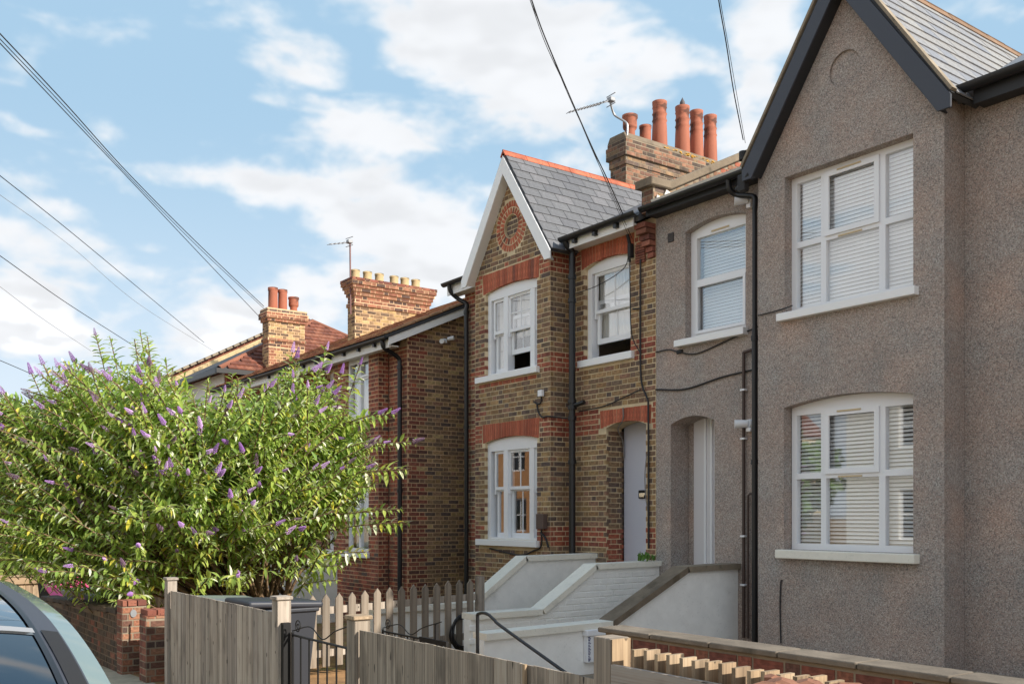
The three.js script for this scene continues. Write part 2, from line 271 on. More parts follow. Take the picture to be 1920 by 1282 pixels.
class Bricks {
  constructor() { this.list = []; }
  // lay courses on a face. face: 'z' (looks to +z, u = x) or 'x' (looks to +x, u = z); clip(v0, v1) gives the free stretches of a course
  lay(parent, face, plane, v0, v1, clip, tone, o = {}) {
    const h = 0.06, c = 0.075; let row = Math.round(v0 / c);
    for (let v = v0; v < v1 - 0.02; v += c, row++) for (const [a, b] of clip(v, v + h)) {
      if (b - a < 0.03) continue;
      let u = Math.floor(a / 0.3375) * 0.3375 - (row & 1 ? 0.169 : 0) - 0.34, header = false;
      for (; u < b; header = !header) {
        const w = header ? 0.0975 : 0.21, p = Math.max(u, a), q = Math.min(u + w, b); u += w + 0.015;
        if (q - p < 0.025) continue;
        this.add(parent, face, plane, (p + q) / 2, v + h / 2, q - p, Math.min(h, v1 - v), this.tone(tone((p + q) / 2, v)), 0, o);
      }
    }
  }
  tone(t) { return [t, Math.floor(rnd() * PAL[t].length)]; }
  add(parent, face, plane, u, v, w, h, tone, turn = 0, o = {}) {
    if (typeof tone === 'string') tone = this.tone(tone);
    const D = 0.06, out = (o.proud ?? 0.004) + rr(-0.002, 0.003), k = plane + out - D / 2;
    const wobble = rr(-0.0015, 0.0015);
    this.list.push({ parent, face, pos: face === 'z' ? [u, v + wobble, k] : [k, v + wobble, u], size: face === 'z' ? [w, h, D] : [D, h, w], turn, tone });
  }
  finish(n = 300, name = 'brick') {
    for (const b of this.list) {
      const s = seen(b.pos), w = b.face === 'z' ? b.size[0] : b.size[2], nrm = b.face === 'z' ? -b.pos[2] : -b.pos[0], dist = Math.hypot(b.pos[0], b.pos[2]);
      b.area = s[2] > 0 && s[0] > -10 && s[0] < W + 10 && s[1] > -10 && s[1] < H + 10 && nrm > 0 ? w * b.size[1] * (nrm / dist) / (s[2] * s[2]) : 0;
    }
    const order = [...this.list].sort((a, b) => b.area - a.area), cut = Math.min(n, order.length);
    const rest = new Map();
    order.forEach((b, i) => {
      if (i < cut && b.area > 0) { const m = piece(b.parent, name, unit, tones[b.tone[0]][b.tone[1]], ...b.pos, b.size); if (b.turn) m.rotation.z = b.turn; return; }
      const g = unitFlat.clone(), q = new THREE.Matrix4().compose(V(...b.pos), new THREE.Quaternion().setFromAxisAngle(V(0, 0, 1), b.turn), V(...b.size)); g.applyMatrix4(q);
      const c = C(...PAL[b.tone[0]][b.tone[1]]), j = rr(0.93, 1.07), col = new Float32Array(g.attributes.position.count * 3);
      for (let k = 0; k < col.length; k += 3) { col[k] = c.r * j; col[k + 1] = c.g * j; col[k + 2] = c.b * j; }
      g.setAttribute('color', new THREE.BufferAttribute(col, 3));
      const uv = g.attributes.uv, ou = rnd(), ov = rnd(); for (let k = 0; k < uv.count; k++) uv.setXY(k, uv.getX(k) * 0.4 + ou, uv.getY(k) * 0.15 + ov);
      if (!rest.has(b.parent)) rest.set(b.parent, []); rest.get(b.parent).push(g);
    });
    for (const [p, l] of rest) part(p, 'brickwork', l, mat.brickStuff, null, 'stuff');
  }
}
const span = (a, b) => () => [[a, b]];
function without(iv, a, b) { const r = []; for (const [p, q] of iv) { if (b <= p || a >= q) { r.push([p, q]); continue; } if (a > p) r.push([p, a]); if (b < q) r.push([b, q]); } return r; }

// ---------- pieces that several houses share
function frame(x0, x1, y0, y1, z0, z1, t, tb = t) { return [bb(x0, x0 + t, y0, y1, z0, z1), bb(x1 - t, x1, y0, y1, z0, z1), bb(x0 + t, x1 - t, y1 - t, y1, z0, z1), bb(x0 + t, x1 - t, y0, y0 + tb, z0, z1)]; }
function pane(win, x0, x1, y0, y1, z) { return part(win, 'pane', bb(x0, x1, y0, y1, z - 0.003, z + 0.003), y0 > 3.2 ? mat.glassUp : mat.glass); }
function headFiller(x0, x1, yb, ys, rise, z0, z1) { // white panel between a straight frame head and the arch
  const p = [[x0, yb], [x1, yb]]; for (let i = 0; i <= 14; i++) { const t = 1 - 2 * i / 14; p.push([mix(x0, x1, (t + 1) / 2), ys + rise * (1 - t * t)]); } return extr(poly(p), z0, z1);
}
function blinds(win, x0, x1, y0, y1, z, tilt, gap = 0.043) {
  const g = new THREE.BoxGeometry(x1 - x0, 0.0022, 0.05);
  for (let y = y0; y < y1; y += gap) piece(win, 'blind_slat', g, mat.blind, (x0 + x1) / 2, y, z, null, [tilt + rr(-0.02, 0.02), 0, rr(-0.002, 0.002)]);
}
function curtain(win, x0, x1, y0, y1, z, folds) {
  const g = new THREE.PlaneGeometry(x1 - x0, y1 - y0, Math.max(8, folds * 8), 1), P = g.attributes.position;
  for (let i = 0; i < P.count; i++) P.setZ(i, 0.03 * Math.sin((P.getX(i) / (x1 - x0)) * folds * 6.28) + 0.012 * Math.sin(P.getX(i) * 37));
  g.computeVertexNormals(); g.translate((x0 + x1) / 2, (y0 + y1) / 2, z); part(win, 'curtain', flat(g), mat.curtain);
}
function gutter(x0, x1, y, z, r) { // half-round channel along x
  const s = new THREE.Shape(); s.absarc(0, 0, r, Math.PI, 2 * Math.PI, false); s.absarc(0, 0, r - 0.008, 2 * Math.PI, Math.PI, true);
  const g = new THREE.ExtrudeGeometry(s, { depth: x1 - x0, bevelEnabled: false, curveSegments: 10 }); g.rotateY(Math.PI / 2); g.translate(x0, y, z); return muv(g);
}
function collar(x, y, z, r) { return cyl([x, y - 0.03, z], [x, y + 0.03, z], r * 1.28, r * 1.28, 14); }
// courses of slates or tiles on a sloping plane: origin at the lower corner, U along the eave, Vv up the slope
function cover(parent, name, O, U, Vv, nu, nv, w, h, th, materials, inside, o = {}) {
  const u = V(...U).normalize(), v = V(...Vv).normalize(), n = u.clone().cross(v).normalize(); const geo = flat(new THREE.BoxGeometry(w - (o.joint ?? 0.004), h * 1.12, th)), items = [];
  const basis = new THREE.Matrix4().makeBasis(u, v, n), tiltQ = new THREE.Quaternion().setFromRotationMatrix(basis);
  for (let j = 0; j < nv; j++) for (let i = -1; i < nu; i++) {
    const a0 = Math.max(0, (i + (j & 1 ? 0.5 : 0)) * w), a1 = (i + 1 + (j & 1 ? 0.5 : 0)) * w, a = (a0 + a1) / 2, b = (j + 0.5) * h; if (a1 < 0.03 || !inside(a, b)) continue;
    const p = V(...O).addScaledVector(u, a).addScaledVector(v, b).addScaledVector(n, th * 0.9 + rr(-0.0015, 0.0015));
    const q = tiltQ.clone().multiply(new THREE.Quaternion().setFromEuler(new THREE.Euler(-th / h * 0.95, 0, rr(-0.006, 0.006))));
    items.push({ p, q, k: (a1 - a0) / w, m: pick(materials) });
  }
  items.forEach(it => { const s = seen([it.p.x, it.p.y, it.p.z]); it.d = s[2] > 0 && s[0] > -60 && s[0] < W + 60 && s[1] > -60 && s[1] < H ? s[2] : 999 + s[2]; });
  items.sort((a, b) => a.d - b.d);
  const r = rootOf(parent).position, rest = [];
  items.forEach((it, i) => {
    if (i < (o.single ?? 300) && it.d < 999) { const m = new THREE.Mesh(geo, it.m); m.name = name; m.position.copy(it.p).sub(r); m.quaternion.copy(it.q); m.scale.x = it.k; parent.add(m); return; }
    const g = geo.clone(); g.applyMatrix4(new THREE.Matrix4().compose(it.p, it.q, V(it.k, 1, 1)));
    const c = it.m.color, j = rr(0.92, 1.08), col = new Float32Array(g.attributes.position.count * 3); for (let k = 0; k < col.length; k += 3) { col[k] = c.r * j; col[k + 1] = c.g * j; col[k + 2] = c.b * j; }
    g.setAttribute('color', new THREE.BufferAttribute(col, 3)); rest.push(g);
  });
  if (rest.length) part(parent, name === 'slate' ? 'slating' : 'tiling', rest, mat.tile, null, 'stuff');
}
// a steep front gable: roof slabs, barge boards, soffits
const GS = 1.48; // its pitch
function gableRoof(root, cx, apex, half, zf, zb, bargeMat, soffitMat, o = {}) {
  const L = (dx, y) => [cx + dx, y], ye = apex - GS * half;
  const roof = part(root, 'roof', [slab([cx, apex, zf], [cx + half, ye, zf], [cx + half, ye, zb], [cx, apex, zb], 0.05), slab([cx, apex, zb], [cx - half, ye, zb], [cx - half, ye, zf], [cx, apex, zf], 0.05)], mat.slateBed);
  const vt = 0.35;
  for (const s of [-1, 1]) {
    const p = [[0, apex - 0.06], [s * half, ye - 0.06 * 0.4], [s * half, ye - 0.15], [s * (half - 0.135), ye - 0.15], [0, apex - vt]].map(q => L(q[0], q[1]));
    part(root, 'barge_board', extr(poly(s > 0 ? p.reverse() : p), zf - 0.005, zf + 0.02, 0.003), bargeMat);
    if (o.trim) { const t = [[0, apex - 0.055], [s * half, ye - 0.02], [s * half, ye - 0.07], [0, apex - 0.16]].map(q => L(q[0], q[1])); part(root, 'barge_trim', extr(poly(s > 0 ? t.reverse() : t), zf + 0.021, zf + 0.035), mat.fasciaDark); }
    const a = [cx, apex - vt + 0.04, zf - 0.006], b = [cx + s * (half - 0.13), apex - vt + 0.04 - GS * (half - 0.13), zf - 0.006], b2 = [b[0], b[1], -9.012], a2 = [a[0], a[1], -9.012];
    part(root, 'soffit', s > 0 ? slab(a, b, b2, a2, 0.02) : slab(a2, b2, b, a, 0.02), soffitMat);
  }
  return roof;
}
function ridgeTiles(root, x, y, z0, z1, len, m, th = 0.02, arm = 0.13) {
  const n = Math.round((z0 - z1) / len), dz = (z0 - z1) / n;
  for (let i = 0; i < n; i++) {
    const a = z0 - i * dz - 0.004, b = z0 - (i + 1) * dz + 0.004, lift = rr(0, 0.006), k = 1 / Math.hypot(1, GS);
    const r = [slab([x, y + lift, a], [x + arm * k, y + lift - arm * k * GS, a], [x + arm * k, y + lift - arm * k * GS, b], [x, y + lift, b], th), slab([x, y + lift, b], [x - arm * k, y + lift - arm * k * GS, b], [x - arm * k, y + lift - arm * k * GS, a], [x, y + lift, a], th)];
    part(root, 'ridge_tile', r, m);
  }
}
function corbelChimney(root, br, x0, x1, z0, z1, y0, steps, core = mat.mortarGrey, dress) { // steps: [yTop, growth, tone]
  const g = []; let y = y0;
  for (const [yt, gr] of steps) { g.push(bb(x0 - gr, x1 + gr, y, yt, z0 - gr, z1 + gr)); y = yt; }
  const ch = part(root, 'chimney', g, core); y = y0;
  for (const [yt, gr, tone] of steps) {
    const n = Math.max(1, Math.round((yt - y) / 0.075));
    br.lay(ch, 'x', x1 + gr, y + 0.004, y + n * 0.075 - 0.006, span(z0 - gr + 0.003, z1 + gr - 0.003), typeof tone === 'function' ? tone : () => tone);
    br.lay(ch, 'z', z1 + gr, y + 0.004, y + n * 0.075 - 0.006, span(x0 - gr + 0.003, x1 + gr - 0.003), typeof tone === 'function' ? tone : () => tone);
    y = yt;
  }
  return ch;
}
function pot(ch, x, y, z, h, r, m, kind = 'plain', label) {
  const p = kind === 'rings' ? [[r * 1.12, 0], [r * 1.02, h * 0.45], [r * 0.97, h * 0.56], [r * 1.06, h * 0.58], [r * 0.97, h * 0.62], [r * 0.95, h * 0.7], [r * 1.05, h * 0.73], [r * 0.95, h * 0.76], [r * 0.94, h * 0.84], [r * 1.04, h * 0.87], [r * 0.96, h * 0.9], [r * 1.02, h * 0.93], [r * 1.05, h], [r * 0.8, h], [r * 0.8, h * 0.6]]
    : kind === 'bell' ? [[r * 0.75, 0], [r * 0.72, h * 0.35], [r * 0.95, h * 0.42], [r * 1.02, h * 0.5], [r, h * 0.85], [r * 1.12, h * 0.88], [r * 1.12, h], [r * 0.85, h], [r * 0.8, h * 0.6]]
      : [[r, 0], [r * 0.97, h * 0.85], [r * 1.06, h * 0.87], [r * 1.06, h], [r * 0.82, h], [r * 0.8, h * 0.4]];
  return part(ch, 'chimney_pot', lathe(p, x, y, z, 20), m, label);
}

// ---------- the ground, road and pavement
{
  const sheet = (x0, x1, z0, z1, y, nx = 40) => { const g = new THREE.PlaneGeometry(x1 - x0, z1 - z0, nx, 2); g.rotateX(-Math.PI / 2); g.translate((x0 + x1) / 2, 0, (z0 + z1) / 2); const P = g.attributes.position; for (let i = 0; i < P.count; i++) P.setY(i, y + slope(P.getX(i))); g.computeVertexNormals(); return muv(g); };
  struct('ground', sheet(-900, 900, -900, 900, -0.2, 600), mat.ground);
  struct('garden_soil', sheet(-60, 8, -16, -3.0, -0.004, 68), mat.ground);
  struct('road', sheet(-120, 40, -1.25, 5.6, -0.12, 160), mat.asphalt);
  struct('pavement', sheet(-120, 40, -3.02, -1.38, 0, 160), mat.paving);
  struct('kerb', Array.from({ length: 64 }, (_, i) => { const x = 10 - i * 0.92; const g = rb(x - 0.915, x, -0.2, 0.003, -1.38, -1.25, 0.015, 1); g.translate(0, slope(x), 0); return g; }), mat.stone);
  struct('opposite_pavement', sheet(-120, 40, 5.6, 8, 0, 160), mat.paving);
  struct('opposite_garden_soil', sheet(-120, 40, 8, 40, -0.03, 160), mat.ground);
}

// ======================================================================= the stock brick house with the white barge boards
{
  const root = thing('brick_house', 'yellow stock brick house with white gable barge boards, red brick arches and a slate roof', 'house', [-12, 0, -9.2]);
  const br = new Bricks(), ZB = -9, ZW = -9.37, cx = -12.43, apex = 7.47;
  const bayX = [-13.45, -11.43];
  // walls: backing slabs with the openings cut through; the bricks stand on them
  const bayWall = poly([[bayX[0], -0.4], [bayX[1], -0.4], [bayX[1], 5.8], [cx, 7.26], [bayX[0], 5.77]]);
  bayWall.holes.push(new THREE.Path(archPts(-13.15, -11.75, 4.03, 5.38, 0.07).map(p => new THREE.Vector2(...p))), new THREE.Path(archPts(-13.16, -11.75, 1.37, 2.94, 0.08).map(p => new THREE.Vector2(...p))));
  const hole = new THREE.Path(); hole.absarc(cx, 6.33, 0.185, 0, Math.PI * 2, true); bayWall.holes.push(hole);
  const wall = part(root, 'wall', [extr(bayWall, ZB - 0.28, ZB), bb(cx - 0.25, cx + 0.25, 6.1, 6.6, ZB - 0.12, ZB - 0.05)], mat.mortar);
  const wing = poly([[bayX[1], -0.4], [-9.57, -0.4], [-9.57, 5.84], [bayX[1], 5.84]]);
  wing.holes.push(new THREE.Path(archPts(-11.08, -10.07, 4.06, 5.42, 0.09).map(p => new THREE.Vector2(...p))), new THREE.Path(archPts(-10.59, -9.76, 0.95, 3.02, 0.08).map(p => new THREE.Vector2(...p))));
  part(root, 'wall', [extr(wing, ZW - 0.3, ZW), bb(-14.33, bayX[0], -0.5, 5.8, ZW - 0.3, ZW), bb(bayX[1] - 0.28, bayX[1] - 0.001, -0.4, 5.78, ZW + 0.001, ZB - 0.281), bb(bayX[0] + 0.001, bayX[0] + 0.28, -0.4, 5.76, ZW + 0.001, ZB - 0.281)], mat.mortar);
  part(root, 'side_wall', [bb(-14.33, -14.05, -0.5, 5.8, -16, ZW - 0.301), bb(-14.04, -9.6, -0.4, 5.8, -16.3, -16.02), bb(-9.7, -9.45, -0.4, 5.8, -16, ZW - 0.302)], mat.mortarGrey);
  part(root, 'floor', [bb(-14.04, -9.71, 0.85, 0.95, -16, -9.7), bb(-14.04, -9.71, 3.5, 3.6, -16, -9.7), bb(-14.04, -9.71, 5.75, 5.8, -16, -9.7)], mat.boards);
  part(root, 'partition', [bb(-11.45, -11.35, 0.95, 5.75, -16, -9.72), bb(-14.04, -9.71, 0.951, 5.749, -12.7, -12.6)], mat.room);
  const bands = v => (v > 1.29 && v < 1.59) || (v > 2.94 && v < 3.24) || (v > 3.91 && v < 4.2) || (v > 5.41 && v < 5.7);
  br.lay(root, 'z', ZB, -0.2, 7.2, (v0, v1) => {
    const h = v1 > 5.7 ? (7.24 - v1) / GS : 1.01; if (h <= 0.03) return [];
    let iv = [[Math.max(bayX[0] + 0.002, cx - h), Math.min(bayX[1] - 0.002, cx + h)]];
    if (v1 > 4.03 && v0 < 5.36) iv = without(iv, -13.147, -11.753); else if (v1 > 3.93 && v0 < 4.03) iv = without(iv, -13.37, -11.7);
    if (v1 > 5.36 && v0 < 5.70) iv = without(iv, -13.24, -11.69);
    if (v1 > 1.37 && v0 < 2.92) iv = without(iv, -13.157, -11.753); else if (v1 > 1.27 && v0 < 1.37) iv = without(iv, -13.34, -11.7);
    if (v1 > 2.92 && v0 < 3.24) iv = without(iv, -13.25, -11.69);
    const dy = Math.min(Math.abs(v0 - 6.33), Math.abs(v1 - 6.33), Math.abs((v0 + v1) / 2 - 6.33)); if (dy < 0.41) { const c = Math.sqrt(0.41 * 0.41 - dy * dy); iv = without(iv, cx - c, cx + c); }
    return iv;
  }, (u, v) => v > 5.7 ? (v < 5.8 && rnd() < 0.35 ? 'red' : rnd() < 0.8 ? 'stockDark' : 'stock') : bands(v) ? (rnd() < 0.12 ? 'stock' : 'red') : (v > 3.8 && v < 3.92 && u > -13.3 && u < -11.8) ? 'red' : u < -13.2 && rnd() < 0.3 ? 'redDull' : rnd() < 0.7 ? 'stock' : 'stockDark');
  // gauged arches
  const arch = (plane, x0, x1, ys, rise, yt, n) => { for (let i = 0; i < n; i++) { const t = (i + 0.5) / n * 2 - 1, y0 = ys + rise * (1 - t * t) + 0.004, w = (x1 - x0) / n; br.add(root, 'z', plane, mix(x0, x1, (i + 0.5) / n), (y0 + yt) / 2, w - 0.006, yt - y0, plane === ZB && ys > 5 && rnd() < 0.3 ? 'red' : 'rubbed', -t * 0.05); } };
  arch(ZB, -13.22, -11.70, 5.37, 0.07, 5.70, 22); arch(ZB, -13.23, -11.70, 2.93, 0.08, 3.245, 26);
  arch(ZW, -11.15, -10.0, 5.41, 0.09, 5.72, 18); arch(ZW, -10.72, -9.66, 3.01, 0.08, 3.28, 15);
  // the round brick panel in the gable: two rings of headers round a recessed disc
  for (let i = 0; i < 34; i++) { const a = i / 34 * Math.PI * 2; br.add(root, 'z', ZB, cx + 0.35 * Math.cos(a), 6.33 + 0.35 * Math.sin(a), 0.05, 0.094, rnd() < 0.85 ? 'rubbed' : 'red', a - Math.PI / 2); }
  for (let i = 0; i < 24; i++) { const a = i / 24 * Math.PI * 2; br.add(root, 'z', ZB, cx + 0.24 * Math.cos(a), 6.33 + 0.24 * Math.sin(a), 0.047, 0.094, rnd() < 0.75 ? 'rubbed' : 'redDull', a - Math.PI / 2); }
  br.lay(root, 'z', ZB - 0.05, 6.15, 6.5, (v0, v1) => [[cx - 0.19, cx + 0.19]], () => 'stockDark');
  // wing and its narrow strip on the other side of the bay
  br.lay(root, 'z', ZW, -0.2, 5.72, (v0, v1) => {
    let iv = [[bayX[1] + 0.01, -9.575]];
    if (v1 > 4.06 && v0 < 5.4) iv = without(iv, -11.077, -10.073); else if (v1 > 3.96 && v0 < 4.06) iv = without(iv, -11.2, -9.99);
    if (v1 > 5.4) iv = without(iv, -11.16, -9.98);
    if (v0 < 3.0) iv = without(iv, -10.586, -9.763);
    if (v1 > 3.0 && v0 < 3.27) iv = without(iv, -10.73, -9.65);
    return iv;
  }, (u, v) => bands(v) || (v > 3.24 && v < 3.28) ? (rnd() < 0.06 ? 'stock' : 'red') : rnd() < 0.78 ? 'stock' : 'stockDark');
  br.lay(root, 'z', ZW, -0.4, 5.66, span(-14.33, bayX[0] - 0.005), (u, v) => bands(v) ? 'red' : rnd() < 0.4 ? 'redDull' : 'stockDark');
  br.lay(root, 'x', bayX[1], -0.2, 5.7, span(ZW + 0.012, ZB - 0.002), (u, v) => bands(v) ? 'red' : rnd() < 0.55 ? 'stock' : 'stockDark');
  br.lay(root, 'x', -10.588, 0.97, 3.0, span(-9.70, ZW - 0.012), (u, v) => v < 1.55 ? 'red' : 'stockDark');
  // dark red corbels under the party wall
  for (let i = 0; i < 6; i++) for (const [a, b] of [[-9.72, -9.585]]) part(root, 'corbel', rb(a - 0.02 * i + 0.03, b + 0.012, 5.28 + i * 0.078, 5.35 + i * 0.078, ZW - 0.02, ZW + 0.05 + 0.035 * (i & 1 ? i - 0.6 : i), 0.006, 1), tones.redDull[i % 5]);
  for (let i = 0; i < 8; i++) part(root, 'moulded_brick', rb(-9.95, -9.76, 5.26 + i * 0.034, 5.286 + i * 0.034, ZW, ZW + 0.035, 0.004, 1), tones.redDull[(i * 2) % 5]);

  // roof
  const half = 1.2, zf = -8.85, roof = gableRoof(root, cx, apex, half, zf, -13.6, mat.whitePaint, mat.soffit);
  const slateTones = [[104, 105, 108], [109, 110, 113], [99, 100, 104], [114, 114, 117], [106, 107, 110]].map(c => M(c, 0.62, { map: slateMap, bumpMap: slateMap, bumpScale: 0.002 }));
  const len = Math.hypot(half, GS * half), ye = apex - GS * half;
  cover(roof, 'slate', [cx + half, ye, zf], [0, 0, -1], [-half, GS * half, 0], 12, 11, 0.33, len / 11, 0.011, slateTones, (a, b) => a > 0 && a < 3.9, { joint: 0.009 });
  ridgeTiles(root, cx, apex + 0.035, zf + 0.02, -12.4, 0.45, mat.ridge);
  const pitch = Math.tan(27 * Math.PI / 180);
  part(root, 'roof', [slab([-14.5, 5.86, -9.12], [-9.68, 5.86, -9.12], [-9.68, 5.86 + 3.9 * pitch, -13.02], [-14.5, 5.86 + 3.9 * pitch, -13.02], 0.1), slab([-9.68, 5.86 + 3.9 * pitch, -13.02], [-9.68, 5.9, -16.4], [-14.5, 5.9, -16.4], [-14.5, 5.86 + 3.9 * pitch, -13.02], 0.1)], slateTones[0]);
  part(root, 'fascia', bb(-11.2, -9.74, 5.70, 5.84, -9.125, -9.105), mat.whitePaint); part(root, 'fascia', bb(-14.5, -13.6, 5.62, 5.8, -9.125, -9.105), mat.whitePaint);
  part(root, 'soffit', bb(-11.2, -9.74, 5.725, 5.745, ZW + 0.012, -9.126), mat.soffit); part(root, 'soffit', bb(-14.5, -13.5, 5.64, 5.66, ZW + 0.012, -9.126), mat.soffit);
  part(root, 'gutter', gutter(-11.23, -9.6, 5.86, -9.04, 0.065), mat.black); part(root, 'gutter', gutter(-14.52, -13.62, 5.82, -9.04, 0.06), mat.black);
  for (const x of [-10.95, -10.5, -10.05]) part(root, 'gutter_bracket', bb(x - 0.03, x + 0.03, 5.74, 5.83, -9.104, -9.04), mat.black);
  // party wall rising with the roof, its coping, and the brick pier at the eaves
  const pw = poly([[9.2, 5.9], [9.52, 5.9], [13, 7.4], [13, 7.95], [9.52, 6.2], [9.2, 6.2]]), pg = new THREE.ExtrudeGeometry(pw, { depth: 0.22, bevelEnabled: false }); pg.rotateY(Math.PI / 2); pg.translate(-9.67, 0, 0);
  const party = part(root, 'party_wall', muv(pg), mat.mortarGrey);
  br.lay(party, 'x', -9.45, 5.9, 7.9, (v0, v1) => { const z0 = v1 <= 6.2 ? -9.21 : -9.52 - (v1 - 6.2) / 0.503, z1 = -9.52 - Math.max(0, (v0 - 5.85) / 0.517); return z0 > z1 ? [[Math.max(z1, -13), z0]] : []; }, (u, v) => rnd() < 0.5 ? 'chim' : u < -10.4 ? 'red' : 'stockDark');
  br.lay(party, 'z', -9.2, 5.86, 6.19, span(-9.665, -9.455), () => 'chim');
  const cop = new THREE.ExtrudeGeometry(poly([[9.13, 6.2], [9.5, 6.2], [13.1, 8.0], [13.1, 8.08], [9.5, 6.29], [9.13, 6.28]]), { depth: 0.31, bevelEnabled: true, bevelSize: 0.012, bevelThickness: 0.012, bevelSegments: 1 }); cop.rotateY(Math.PI / 2); cop.translate(-9.715, 0, 0);
  part(root, 'coping', muv(cop), mat.dirtyCap);
  const fl = new THREE.ExtrudeGeometry(poly([[9.22, 5.92], [9.25, 6.07], [9.36, 6.04], [9.42, 6.17], [9.55, 6.13], [9.7, 6.16], [13, 7.83], [13, 7.58], [9.3, 5.86]]), { depth: 0.02, bevelEnabled: false }); fl.rotateY(Math.PI / 2); fl.translate(-9.436, 0, 0);
  part(root, 'flashing', muv(fl), mat.flash);

  // chimney stack and its six pots
  const ch = corbelChimney(root, br, -13.42, -13.0, -14.6, -11.98, 6.2, [[8.12, 0, 'chim'], [8.27, 0.02, 'stockDark'], [8.5, 0.06, 'chim'], [8.58, 0.04, 'chim']]);
  part(ch, 'cement_cap', extr(poly([[-13.46, 8.58], [-12.96, 8.58], [-12.96, 8.6], [-13.02, 8.7], [-13.4, 8.7], [-13.46, 8.6]]), -14.64, -11.94, 0.01), mat.dirtyCap);
  const potZ = [[-12.26, 0.42, 0.13, 'bell', 'clay chimney pot with a wide louvred top'], [-12.65, 0.32, 0.11, 'plain', 'short clay chimney pot'], [-13.02, 0.86, 0.135, 'rings', 'tall ringed clay chimney pot'], [-13.63, 0.92, 0.135, 'rings', 'tall clay chimney pot with a dark finial'], [-14.02, 0.93, 0.125, 'rings', 'tall ringed clay chimney pot'], [-14.41, 0.93, 0.125, 'rings', 'tall ringed clay chimney pot']];
  potZ.forEach(([z, h, r, k, l], i) => { pot(ch, -13.2, 8.7, z, h, r, mat.pot, k, l); });
  part(ch, 'finial', lathe([[0.05, 0], [0.06, 0.03], [0.03, 0.06], [0.055, 0.1], [0.05, 0.15], [0.012, 0.22], [0, 0.25]], -13.2, 9.56, -13.63, 12), M([84, 78, 80], 0.7));
  { const l = []; for (let i = 0; i < 90; i++) { const q = new THREE.SphereGeometry(rr(0.008, 0.03), 6, 4); q.scale(0.5, 0.35, 1.4); const z = -12.9 - Math.pow(rnd(), 0.7) * 1.6; q.translate(-12.955 + rr(-0.02, 0.012), 8.6 + rr(-0.02, 0.035), z); l.push(flat(q)); } part(ch, 'lichen', l, M([206, 158, 60], 0.95), null, 'stuff'); }
  br.finish(300);

  // windows: white sliding sashes
  const sashWin = (x0, x1, y0, yh, ys, rise, zf, lights, mullions, opts = {}) => {
    const zb = zf - 0.14, win = part(root, 'window', [bb(x0, x0 + 0.09, y0, yh, zb, zf), bb(x1 - 0.06, x1, y0, yh, zb, zf), bb(x0 + 0.09, x1 - 0.06, yh - 0.1, yh, zb, zf), bb(x0 + 0.09, x1 - 0.06, y0, y0 + 0.035, zb, zf), headFiller(x0, x1, yh, ys, rise, zb, zf - 0.002), ...mullions.map(([a, b]) => bb(a, b, y0 + 0.035, yh - 0.1, zb, zf - 0.004))], mat.plastic);
    for (const L of lights) {
      const t = 0.045, top = yh - 0.1, mid = L.mid, bot = y0 + 0.035 + (L.open || 0), z1 = zf - 0.03, z2 = zf - 0.075;
      const up = part(win, 'sash', [...frame(L.x0, L.x1, mid, top, z1 - 0.04, z1, t, 0.05), bb(L.x0, L.x0 + 0.03, mid - 0.07, mid, z1 - 0.04, z1), bb(L.x1 - 0.03, L.x1, mid - 0.07, mid, z1 - 0.04, z1)], mat.plastic);
      pane(win, L.x0 + t, L.x1 - t, mid + 0.05, top - t, z1 - 0.02);
      const lowTop = L.open ? mid + L.open : mid + 0.03;
      part(win, 'sash', frame(L.x0 + 0.012, L.x1 - 0.012, bot, lowTop, z2 - 0.04, z2, t + 0.01, 0.075), mat.plastic);
      pane(win, L.x0 + t + 0.02, L.x1 - t - 0.02, bot + 0.075, lowTop - t - 0.01, z2 - 0.02);
      if (L.bars) { const m = (L.x0 + L.x1) / 2; part(win, 'glazing_bar', [bb(m - 0.009, m + 0.009, mid + 0.051, top - t - 0.001, z1 - 0.026, z1 - 0.014), ...(L.cross ? [bb(L.x0 + t, m - 0.0095, mid + 0.29, mid + 0.308, z1 - 0.026, z1 - 0.014), bb(m + 0.0095, L.x1 - t, mid + 0.29, mid + 0.308, z1 - 0.026, z1 - 0.014)] : [])], mat.plastic); part(win, 'glazing_bar', bb(m - 0.009, m + 0.009, bot + 0.076, lowTop - t - 0.011, z2 - 0.026, z2 - 0.014), mat.plastic); }
      if (L.vent) part(win, 'trickle_vent', rb(L.x0 + 0.12, L.x1 - 0.12, top - 0.03, top - 0.012, z1 + 0.001, z1 + 0.012, 0.004, 1), mat.whitePaint);
    }
    return win;
  };
  const bu = sashWin(-13.15, -11.70, 4.03, 5.36, 5.38, 0.07, -9.05, [{ x0: -13.03, x1: -12.71, mid: 4.70 }, { x0: -12.60, x1: -12.0, mid: 4.68, open: 0.26, bars: 1, cross: 1, vent: 1 }, { x0: -11.89, x1: -11.76, mid: 4.68 }], [[-12.71, -12.6], [-12.0, -11.89]]);
  part(bu, 'sill', rb(-13.37, -11.69, 3.93, 4.028, -9.2, -8.93, 0.008), mat.whitePaint);
  curtain(bu, -12.56, -12.02, 4.6, 5.28, -9.22, 9); curtain(bu, -13.02, -12.72, 4.1, 5.28, -9.22, 4);
  const bl = sashWin(-13.16, -11.70, 1.37, 2.90, 2.94, 0.08, -9.05, [{ x0: -13.0, x1: -12.71, mid: 2.17 }, { x0: -12.60, x1: -12.02, mid: 2.17, bars: 1, vent: 1 }, { x0: -11.91, x1: -11.76, mid: 2.17 }], [[-12.71, -12.6], [-12.02, -11.91]]);
  part(bl, 'sill', rb(-13.34, -11.69, 1.27, 1.368, -9.2, -8.92, 0.008), mat.whitePaint);
